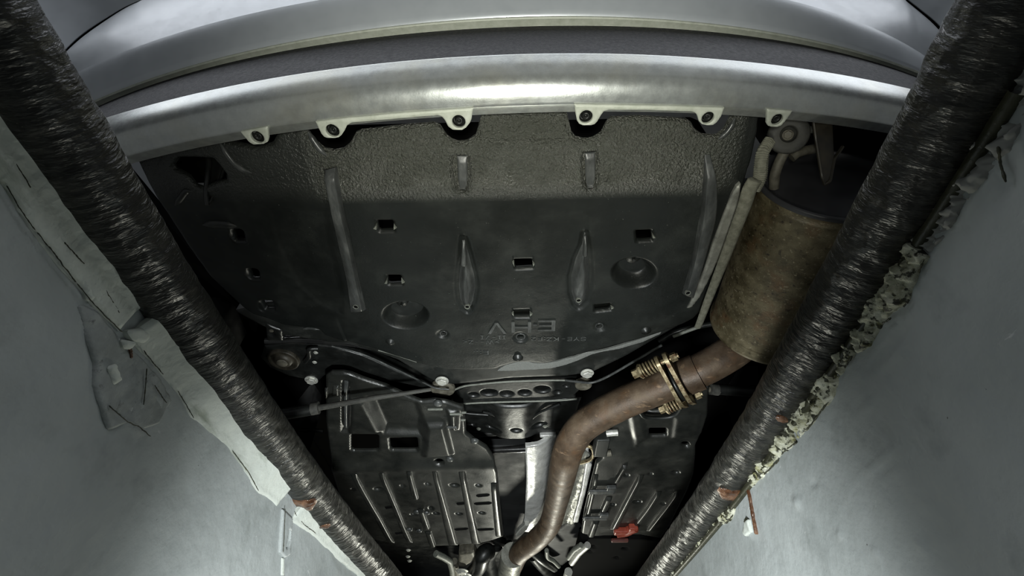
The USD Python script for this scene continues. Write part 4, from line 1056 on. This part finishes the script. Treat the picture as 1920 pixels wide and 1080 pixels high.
PADS = [(poly_at(p, H_F), k) for p, k in LC_PADS]
TROUGH_L = poly_at([(637, 722), (653, 722), (653, 820), (636, 820)], H_F)
_yr = P(800, 884, H_F)[1]


def lc_h(a, b):
    h = H_F + 0.012 * ramp(_yr - b, -0.02, 0.10)
    for g, k in PADS:
        h = h - k * ramp(sd(g, a, b, 0.03), -0.006, 0.010)
    for g in LC_DEEP:
        h = h + 0.014 * ramp(sd(g, a, b, 0.03), -0.004, 0.016)
    h = h + 0.008 * ramp(sd(TROUGH_L, a, b, 0.02), 0.0, 0.006)
    h = h - 0.006 * np.exp(-(((b - _yr + 0.02) / 0.022) ** 2))
    return h + 0.003 * (meshkit.fbm(np.stack([a * 11, b * 7, 0 * a], -1), 3, 3) - 0.5)


def cover(name, out, holes, ovals, hf, label):
    cut = [poly_at(x, H_F) for x in holes]
    for x, y, rx, ry in ovals:
        a = np.linspace(0, 2 * np.pi, 24, endpoint=False)
        cut.append(poly_at(np.stack([x + rx * np.cos(a), y + ry * np.sin(a)], 1), H_F))
    return part(name, sheet(poly_at(out, H_F), hf, (0.0034, 0.0046), 0.004, rnd=0.006, holes=cut), FLOORPL, CAR, label=label)


LC = cover("floor_cover", LC_OUT, LC_HOLES, LC_OVAL, lc_h, "black ribbed floor cover with two square openings")


def floor_rib(name, line, w0, w1, drop, parent, hf, mat=FLOORPL, flatness=0.45):
    q = plan(smooth_line([[x, y, 0] for x, y in line], 24)[:, :2], H_F)
    w = np.linspace(w0, w1, 24)[:, None] / 2 * np.array([1.0, 0])
    part(name, rib(q - w, q + w, hf, drop, 24, flatness, (0.06, 0.03)), mat, parent)


for line, w0, w1, drop in (([(663, 888), (700, 955), (735, 1018)], 0.016, 0.020, 0.007), ([(715, 886), (742, 952), (757, 990), (769, 1017)], 0.012, 0.020, 0.008), ([(767, 883), (780, 935)], 0.012, 0.018, 0.008), ([(789, 955), (801, 990)], 0.020, 0.022, 0.008), ([(803, 997), (812, 1023)], 0.022, 0.022, 0.008),
                           ([(815, 883), (832, 950), (850, 1022)], 0.014, 0.034, 0.009), ([(866, 883), (878, 945), (893, 1019)], 0.018, 0.032, 0.010), ([(926, 905), (930, 950), (936, 1004)], 0.018, 0.026, 0.010)):
    floor_rib("rib", line, w0, w1, drop, LC, lc_h)
    if len(line) == 3 and w1 > 0.03:
        continue
    off = P(line[0][0] + 4, line[0][1], H_F)[0] - P(line[0][0], line[0][1], H_F)[0]
part("upright_rib", rib(plan([(641, 726), (641, 770), (643, 816)], H_F), plan([(650, 726), (650, 770), (650, 816)], H_F), lambda a, b: lc_h(a, b) - 0.002, 0.010, 20, 0.4, (0.1, 0.1)), RIDGE, LC)
for a0, a1 in (([(606, 736), (607, 748), (607, 754)], [(612, 735), (612, 748), (611, 754)]), ([(621, 732), (620, 750)], [(633, 731), (634, 750)])):
    part("upright_rib", rib(plan(a0, H_F), plan(a1, H_F), lc_h, 0.006, 16, 0.4, (0.15, 0.15)), FLOORPL, LC)
for x0, x1, y in ((889, 922, 945), (894, 926, 993), (852, 878, 993), (722, 740, 952), (741, 760, 1000), (893, 918, 930), (856, 872, 945)):
    q0, q1 = P(x0, y, H_F), P(x1, y - 2, H_F)
    part("cross_groove", rib(np.array([q0[:2], q1[:2]]) - [0, 0.006], np.array([q0[:2], q1[:2]]) + [0, 0.006], lc_h, 0.004, 8, 0.3, (0.1, 0.1)), BLACK, LC)
for x, y in ((782, 960), (768, 993), (786, 995), (843, 866), (889, 835), (820, 765), (800, 962)):
    c = P(x, y, H_F)
    h = float(lc_h(c[:1], c[1:2])[0])
    part("clip", turn([(0.011, 0.002), (0.010, -0.003), (0.006, -0.005), (0, -0.005)], (c[0], c[1], h), (0, 0, 1), 14), RIDGE, LC)
for x, y, w, d in ((854, 779, 0.028, 0.006), (869, 781, 0.012, 0.005), (868, 795, 0.012, 0.005), (815, 775, 0.036, 0.005), (847, 803, 0.024, 0.008)):
    c = P(x, y, H_F)
    part("pad_lit_edge", box((c[0], c[1], float(lc_h(c[:1], c[1:2])[0]) - 0.001), (w, d, 0.006), 0.002), EDGEPL if d < 0.0065 else RIDGE, LC)  # pale boxes paint the lit patches of the pads

RC_OUT = [(1128, 800), (1150, 775), (1170, 765), (1200, 760), (1200, 775), (1212, 784), (1262, 780), (1290, 745), (1334, 735), (1331, 790), (1320, 822), (1312, 834), (1306, 842), (1302, 887), (1296, 905), (1290, 920), (1258, 985), (1240, 1010), (1200, 1003), (1150, 1004), (1112, 1006), (1090, 1000), (1096, 960), (1110, 900), (1118, 868), (1128, 860)]
RC_PADS = [(poly_at([(1268, 790), (1318, 786), (1310, 832), (1262, 830)], H_F), 0.005), (poly_at([(1180, 780), (1206, 786), (1216, 830), (1192, 842), (1186, 815)], H_F), 0.005)]
_yr2 = P(1200, 850, H_F)[1]


def rc_h(a, b):
    h = H_F + 0.014 * ramp(_yr2 - b, -0.02, 0.06)
    for g, k in RC_PADS:
        h = h - k * ramp(sd(g, a, b, 0.03), -0.006, 0.010)
    return h + 0.003 * (meshkit.fbm(np.stack([a * 11 + 5, b * 7, 0 * a], -1), 3, 3) - 0.5)


RC = cover("floor_cover", RC_OUT, [[(1222, 814), (1250, 813), (1252, 815), (1252, 826), (1250, 828), (1222, 829), (1220, 826), (1220, 816)]], [(1287, 840, 7, 3.2), (1175, 891, 3.5, 1.8), (1220, 889, 3, 1.6), (1267, 886, 7, 2.8), (1195, 941, 7, 2.6), (1148, 946, 5, 2), (1243, 944, 4, 1.6)], rc_h, "black ribbed floor cover below the red plug")
for line, w0, w1 in (([(1172, 872), (1155, 902)], 0.014, 0.018), ([(1142, 932), (1128, 964)], 0.020, 0.022), ([(1118, 976), (1108, 1004)], 0.022, 0.024), ([(1203, 890), (1180, 935), (1151, 992)], 0.016, 0.026), ([(1236, 922), (1215, 955), (1190, 988)], 0.016, 0.024), ([(1272, 920), (1248, 955), (1218, 995)], 0.014, 0.022), ([(1118, 890), (1108, 940), (1098, 975)], 0.012, 0.014)):
    floor_rib("rib", line, w0, w1, 0.008, RC, rc_h)
for x, y in ((1128, 922), (1116, 972)):
    c = P(x, y, H_F - 0.012)
    part("cover_clamp", join(box(c, (0.075, 0.022, 0.008), 0.003), box(c + [0.026, -0.012, 0.003], (0.028, 0.03, 0.012), 0.003), box(c + [-0.026, 0.010, 0.004], (0.024, 0.02, 0.008), 0.003)), RIDGE, RC, label="grey bridging clamp on the floor cover")
rp = [P(x, y, 0.600) for x, y in ((1156, 998), (1172, 996), (1183, 991), (1191, 988))]
part("red_plug", join(tube(smooth_line(rp, 20), 0.017, 16), box(P(1168, 996, 0.596), (0.06, 0.03, 0.02), 0.005), box(P(1187, 989, 0.597), (0.03, 0.026, 0.022), 0.005)), REDPLUG, CAR, label="red plastic plug under the floor cover")
part("red_plug", box(P(1162, 1013, 0.606), (0.06, 0.018, 0.012), 0.004), REDDARK, CAR, label="darker red strip below the red plug")

# ---- tunnel
def tunnel_h(a, b):
    return 0.0 * a


flat("tunnel_panel", [(916, 838), (990, 838), (1012, 860), (1012, 900), (1006, 960), (994, 990), (972, 1012), (948, 1014), (934, 985), (928, 900)], 0.70, 0.02, MATTE, 0.006, 0.005, label="smooth dark tunnel panel")
SH = flat("heat_shield", [(985, 838), (1042, 836), (1055, 862), (1048, 960), (1022, 984), (1000, 1000), (978, 996), (984, 968), (987, 900)], 0.655, 0.01, SHIELD, 0.003, 0.004, label="bright aluminium heat shield in the tunnel",
          hf=lambda a, b: 0.655 + 0.05 * ramp(a, 0.03, 0.12) - 0.010 * np.exp(-(((b - 1.14) / 0.03) ** 2)) + 0.006 * (meshkit.fbm(np.stack([a * 30, b * 14, 0 * a], -1), 3, 4) - 0.5))
flat("heat_shield", [(1062, 838), (1086, 836), (1112, 860), (1102, 905), (1092, 950), (1078, 982), (1050, 985), (1052, 900)], 0.645, 0.01, DUSTSHIELD, 0.003, 0.003, label="dusty crinkled heat shield beside the pipe",
     hf=lambda a, b: 0.645 + 0.008 * (meshkit.fbm(np.stack([a * 60, b * 30, 0 * a], -1), 4, 7) - 0.5) + 0.010 * np.sin((a * 0.97 + b * 0.06) * 160) * 0.25)
flat("shield_edge", [(1098, 870), (1105, 866), (1110, 872), (1098, 925), (1084, 980), (1074, 980), (1090, 920)], 0.632, 0.008, SHIELD, 0.002, 0.003)
hs_tube("shield_hoop", [(1086, 840, 0.640), (1102, 836, 0.635), (1111, 842, 0.63), (1112, 854, 0.63), (1106, 862, 0.63), (1088, 868, 0.635)], 0.005, GOLD, sides=12, label="bright hooked rim of the heat shield")
flat("shield_pocket", [(1082, 842), (1104, 841), (1104, 856), (1082, 862)], 0.652, 0.008, SHIELD, 0.003, 0.003)
hs_tube("opening_rim", [(1193, 757, 0.600), (1200, 772, 0.600), (1214, 783, 0.600), (1262, 780, 0.600), (1284, 752, 0.600)], 0.005, SMOOTHPL, RC, 10)
flat("opening_rim_inner", [(1205, 748), (1216, 768), (1252, 768), (1272, 748)], 0.66, 0.01, STEELBLK, 0.004, 0.004)
HGB = part("hanger_block", box(P(1127, 832, 0.600), (0.034, 0.085, 0.030), 0.004), SMOOTHPL, CAR, label="upright dark rubber hanger block")
hs_tube("hanger_bolt", [(1137, 813, 0.60), (1148, 811.5, 0.60), (1158, 811, 0.60)], 0.008, ZINC, HGB, curve=False)
hs_tube("hanger_bolt", [(1137, 850, 0.60), (1146, 849, 0.60)], 0.008, HANGER, HGB, curve=False)

# ---- front of the underbody, seen far along the pit
flat("front_subframe", [(700, 1014), (770, 1026), (880, 1020), (925, 1018), (960, 1030), (960, 1100), (700, 1100)], 0.690, 0.03, STEELBLK, 0.01, 0.012)
flat("front_cover", [(1088, 1008), (1150, 1008), (1240, 1012), (1236, 1100), (1060, 1100), (1075, 1060)], 0.622, 0.02, BLACK, 0.008, 0.010, hole_px=[(1112, 1025, 5, 2), (1105, 1034, 4, 2), (1172, 1029, 5, 2), (1157, 1046, 5, 2)], label="dark front cover ahead of the red plug")
hs_tube("front_brace", [(817, 1038, 0.60), (832, 1045, 0.60), (843, 1052, 0.60), (847, 1066, 0.60), (850, 1092, 0.60)], 0.012, EDGEPL, sides=14, curve=False, label="pale bent brace tube")
hs_tube("front_brace", [(852, 1052, 0.61), (856, 1072, 0.61), (858, 1095, 0.61)], 0.012, HANGER, sides=14, curve=False)
for k, (x, y) in enumerate(((766, 1031), (765, 1043), (768, 1051))):
    bolt_px("frame_bolt", x, y, 0.62, 3.4, ZINC)
flat("gearbox_bracket", [(860, 1040), (888, 1036), (894, 1050), (870, 1064), (858, 1062)], 0.60, 0.03, HANGER, 0.008, 0.006)
PAN = flat("oil_pan", [(1046, 992), (1062, 980), (1080, 980), (1092, 992), (1090, 1020), (1072, 1050), (1056, 1062), (1040, 1060), (1026, 1046), (1022, 1020)], 0.665, 0.003, MATTE, 0.012, 0.008, label="dark rounded oil pan")
hs_tube("pan_rail", [(1072, 1055, 0.60), (1086, 1036, 0.60), (1102, 1022, 0.60)], 0.012, ZINC, sides=12, curve=False, label="bright rail beside the oil pan")
hs_tube("pan_rail", [(1066, 1046, 0.605), (1078, 1030, 0.605), (1090, 1022, 0.605)], 0.010, EDGEPL, sides=12, curve=False)
hs_tube("pan_rim", [(1025, 1032, 0.600), (1027, 1045, 0.600), (1038, 1052, 0.600), (1048, 1062, 0.60)], 0.008, EDGEPL, sides=12)
hs_tube("pan_rail", [(1066, 1072, 0.60), (1062, 1085, 0.60)], 0.016, ZINC, sides=12, curve=False)
for line, r in (([(880, 1082, 0.62), (898, 1062, 0.60), (906, 1040, 0.61), (915, 1034, 0.63)], 0.030), ([(1000, 1040, 0.68), (1015, 1058, 0.67), (1036, 1080, 0.67)], 0.026), ([(995, 1030, 0.65), (1015, 1048, 0.63), (1040, 1064, 0.63)], 0.018), ([(922, 1075, 0.68), (916, 1045, 0.69), (930, 1020, 0.70)], 0.03)):
    hs_tube("frame_arm", line, r, STEELBLK, sides=16)
bolt_px("frame_bolt", 866, 1070, 0.585, 9, ZINC)
bolt_px("frame_bolt", 872, 1078, 0.58, 9, ZINC)
flat("gold_flange", [(966, 1004), (974, 994), (984, 985), (992, 986), (988, 994), (978, 1003), (970, 1008)], 0.64, 0.012, ZINC, 0.003, 0.004, label="bright flange glimpsed behind the exhaust pipe")
flat("engine_shield", [(940, 1006), (985, 970), (1040, 975), (1040, 1100), (900, 1100)], 0.72, 0.02, BLACK, 0.004, 0.012)

# ------------------------------------------------------------------ the exhaust, hung under the car on its rubbers
EX = thing("exhaust_system", (0.45, 0.6, 0.62), "rusty brown exhaust with a barrel muffler and a bent pipe hung below the car", "exhaust")
MA, MB = np.array([0.474, 0.398, 0.645]), np.array([0.487, 0.722, 0.645])
ml = np.linalg.norm(MB - MA)
MUF = part("muffler", turn([(0.102, 0.004), (0.1035, 0.008), (0.101, 0.016), (0.100, 0.02), (0.100, ml * 0.3), (0.100, ml * 0.6), (0.100, ml - 0.018), (0.1045, ml - 0.008), (0.1045, ml), (0.100, ml + 0.002), (0.094, ml + 0.002), (0.085, ml + 0.012), (0.05, ml + 0.022), (0, ml + 0.024)], MA, MB - MA, 72), RUSTBOX, EX, label="rust speckled barrel muffler")
part("muffler_end", turn([(0.1025, 0.006), (0.1035, 0.001), (0.1010, -0.003), (0.097, -0.001), (0.094, 0.012), (0.075, 0.010), (0.05, 0.004), (0, 0.002)], MA, MB - MA, 72), DARKEND, MUF, label="dark dished end of the muffler")


def wob_tube(name, pts, r, mat, n=120, sides=32, label=None, parent=None):
    q = smooth_line(np.array([P(x, y, h) if len(p) == 3 else p[0] for p in pts for x, y, h in [p]]), n)
    v, f = tube(q, r, sides)
    return part(name, (v, f), mat, parent or EX, label=label)


wob_tube("rear_pipe", [(1400, 640, 0.64), (1368, 663, 0.615), (1325, 688, 0.60), (1290, 704, 0.595), (1272, 712, 0.592)], 0.034, RUSTPIPE, label="short rusty pipe into the muffler")
wob_tube("front_pipe", [(1258, 717, 0.59), (1220, 733, 0.588), (1165, 757, 0.583), (1120, 781, 0.575), (1090, 803, 0.565), (1070, 832, 0.550), (1060, 862, 0.540), (1052, 900, 0.56), (1042, 945, 0.60), (1030, 984, 0.595), (1006, 1012, 0.59), (975, 1036, 0.59), (962, 1062, 0.59)], 0.0345, RUSTPIPE, 200, label="long rusty bent exhaust pipe")
wob_tube("pipe_sleeve", [(962, 1040, 0.59), (956, 1064, 0.59), (952, 1085, 0.59)], 0.043, DUSTSHIELD, 30)
# spring flange: two plates across the pipe, each spring bolt with its coil
F0 = P(1266, 715, 0.591)
ax = P(1230, 729, 0.589) - P(1310, 696, 0.597)
ax /= np.linalg.norm(ax)
ux = np.cross(ax, [0, 0, 1.0])
ux /= np.linalg.norm(ux)
if ux[1] < 0:
    ux = -ux
uz = np.cross(ax, ux)


def flange_plate(off, tilt, ln, wd, th):
    """A rounded diamond plate across the pipe, its long axis along the flange line of the photograph."""
    long = P(1280, 760, 0.590) - P(1246, 656, 0.600)
    long = long - ax * (long @ ax)
    long /= np.linalg.norm(long)
    sh = np.cross(ax, long)
    s = m3.Manifold.batch_hull([m3.Manifold.cylinder(th, 0.052, 0.052, 40), m3.Manifold.cylinder(th, 0.016, 0.016, 24).translate((ln, 0, 0)), m3.Manifold.cylinder(th, 0.016, 0.016, 24).translate((-ln, 0, 0))])
    s = s - m3.Manifold.cylinder(th * 3, 0.0345, 0.0345, 40).translate((0, 0, -th))
    x = s.to_mesh()
    v = np.array(x.vert_properties[:, :3], float)
    return (F0 + ax * off + v[:, :1] * long + v[:, 1:2] * sh + v[:, 2:] * ax, np.array(x.tri_verts)), long


pl, LONG = flange_plate(0.004, 0, 0.073, 0.04, 0.007)
FL = part("flange", pl, GOLD, EX, smooth=30, label="golden flange plate")
part("flange", flange_plate(-0.014, 0, 0.073, 0.04, 0.008)[0], GOLD, EX, smooth=30, label="second golden flange plate")
part("gasket", turn([(0.035, -0.004), (0.043, -0.004), (0.043, 0.004), (0.035, 0.004)], F0, ax, 40), STEELBLK, EX)
for s in (-1, 1):
    b = F0 + LONG * 0.073 * s
    part("flange_spring", spring(b + ax * 0.012, b + ax * 0.045, 0.0125, 0.0024, 5), GOLD, EX, label="coil spring of the flange bolt")
    part("flange_bolt", join(tube(np.array([b - ax * 0.034, b + ax * 0.05]), 0.0055, 14), turn([(0.015, 0.044), (0.016, 0.048), (0.012, 0.052), (0.0095, 0.052), (0.0095, 0.064), (0, 0.064)], b, ax, 6)), GOLD, EX, smooth=30)
    part("flange_nut", turn([(0, -0.030), (0.009, -0.030), (0.009, -0.018), (0, -0.018)], b, ax, 6), GOLD, EX, smooth=25)
part("pipe_collar", tube(np.array([F0 - ax * 0.020, F0 - ax * 0.05]), 0.0375, 36), RUSTPIPE, EX)
# the rubber hanger at the back with its rod
RB = P(1478, 252, 0.668)
n_r = -ray(1478, 252) / np.linalg.norm(ray(1478, 252))
n_r = n_r + np.array([0, -0.2, -0.2])
part("hanger_rubber", turn([(0.0255, 0.010), (0.028, 0.006), (0.028, -0.004), (0.0255, -0.008), (0.0125, -0.010), (0.011, -0.002), (0.011, 0.010), (0, 0.010)], RB, -n_r, 40), RUBBER, EX, label="round rubber exhaust hanger")
part("hanger_rubber_bolt", bolt(RB + np.array([0.002, 0.003, 0.004]), 0.0065, n_r, 1.2), HANGER, EX, smooth=25)
part("hanger_rubber_bolt", bolt(P(1493, 222, 0.674), 0.0062, n_r, 1.2), HANGER, EX, smooth=25)
part("hanger_rubber_plate", trimesh.convex.convex_hull(np.vstack([[P(x, y, h) for x, y in ((1462, 222), (1500, 212), (1512, 235), (1500, 262), (1470, 262))] for h in (0.688, 0.694)])), STEELBLK, EX, smooth=30)
hs_tube("hanger_rod", [(1474, 280, 0.662), (1462, 302, 0.655), (1453, 328, 0.650), (1451, 352, 0.648)], 0.0075, HANGER, EX, 14, label="dusty bent hanger rod")
hs_tube("hanger_rod", [(1484, 296, 0.668), (1500, 285, 0.672), (1540, 276, 0.68)], 0.007, HANGER, EX, 14)

# ------------------------------------------------------------------ braided hose beside the muffler
HO = thing("braided_hose", (0.40, 0.5, 0.60), "pale braided hose sleeve running beside the rusty muffler", "hose")


def braid(pts, r0, r1, n, sides, flatten, amp):
    q = smooth_line(np.array([P(x, y, h) for x, y, h in pts]), n)
    t = np.gradient(q, axis=0)
    t /= np.linalg.norm(t, axis=1, keepdims=True)
    a = np.cross(t, [0, 0, 1.0])
    a /= np.linalg.norm(a, axis=1, keepdims=True)
    b = np.cross(t, a)
    s = np.r_[0, np.cumsum(np.linalg.norm(np.diff(q, axis=0), axis=1))]
    ang = np.arange(sides) * 2 * np.pi / sides
    r = np.linspace(r0, r1, n)[:, None] + amp * np.sin(s[:, None] * 1100 + 3 * ang[None]) * np.sin(s[:, None] * 1100 - 3 * ang[None] + 1)
    r[0] *= 0.85
    r[-1] *= 0.85
    v = q[:, None] + (r * np.cos(ang))[..., None] * a[:, None] + (r * np.sin(ang) * flatten)[..., None] * b[:, None]
    v = v.reshape(-1, 3)
    f = grid_faces(n, sides, True)
    v = np.vstack([v, q[:1], q[-1:]])
    j = np.arange(sides)
    f = np.vstack([f, np.stack([(j + 1) % sides, j, np.full(sides, n * sides)], 1), np.stack([(n - 1) * sides + j, (n - 1) * sides + (j + 1) % sides, np.full(sides, n * sides + 1)], 1)])
    return v, f


part("hose", braid([(1443, 264, 0.632), (1436, 275, 0.625), (1430, 287, 0.616), (1427, 310, 0.606), (1424, 335, 0.602), (1414, 356, 0.600)], 0.0085, 0.0090, 120, 28, 0.9, 0.0011), SLEEVE, HO)
part("sleeve", braid([(1416, 337, 0.594), (1405, 356, 0.594), (1396, 385, 0.594), (1381, 425, 0.594), (1364, 470, 0.594), (1346, 516, 0.594), (1328, 562, 0.594), (1313, 602, 0.594), (1308, 614, 0.594)], 0.0105, 0.0060, 260, 28, 0.7, 0.0005), SLEEVE, HO, label="thicker flattened outer sleeve")
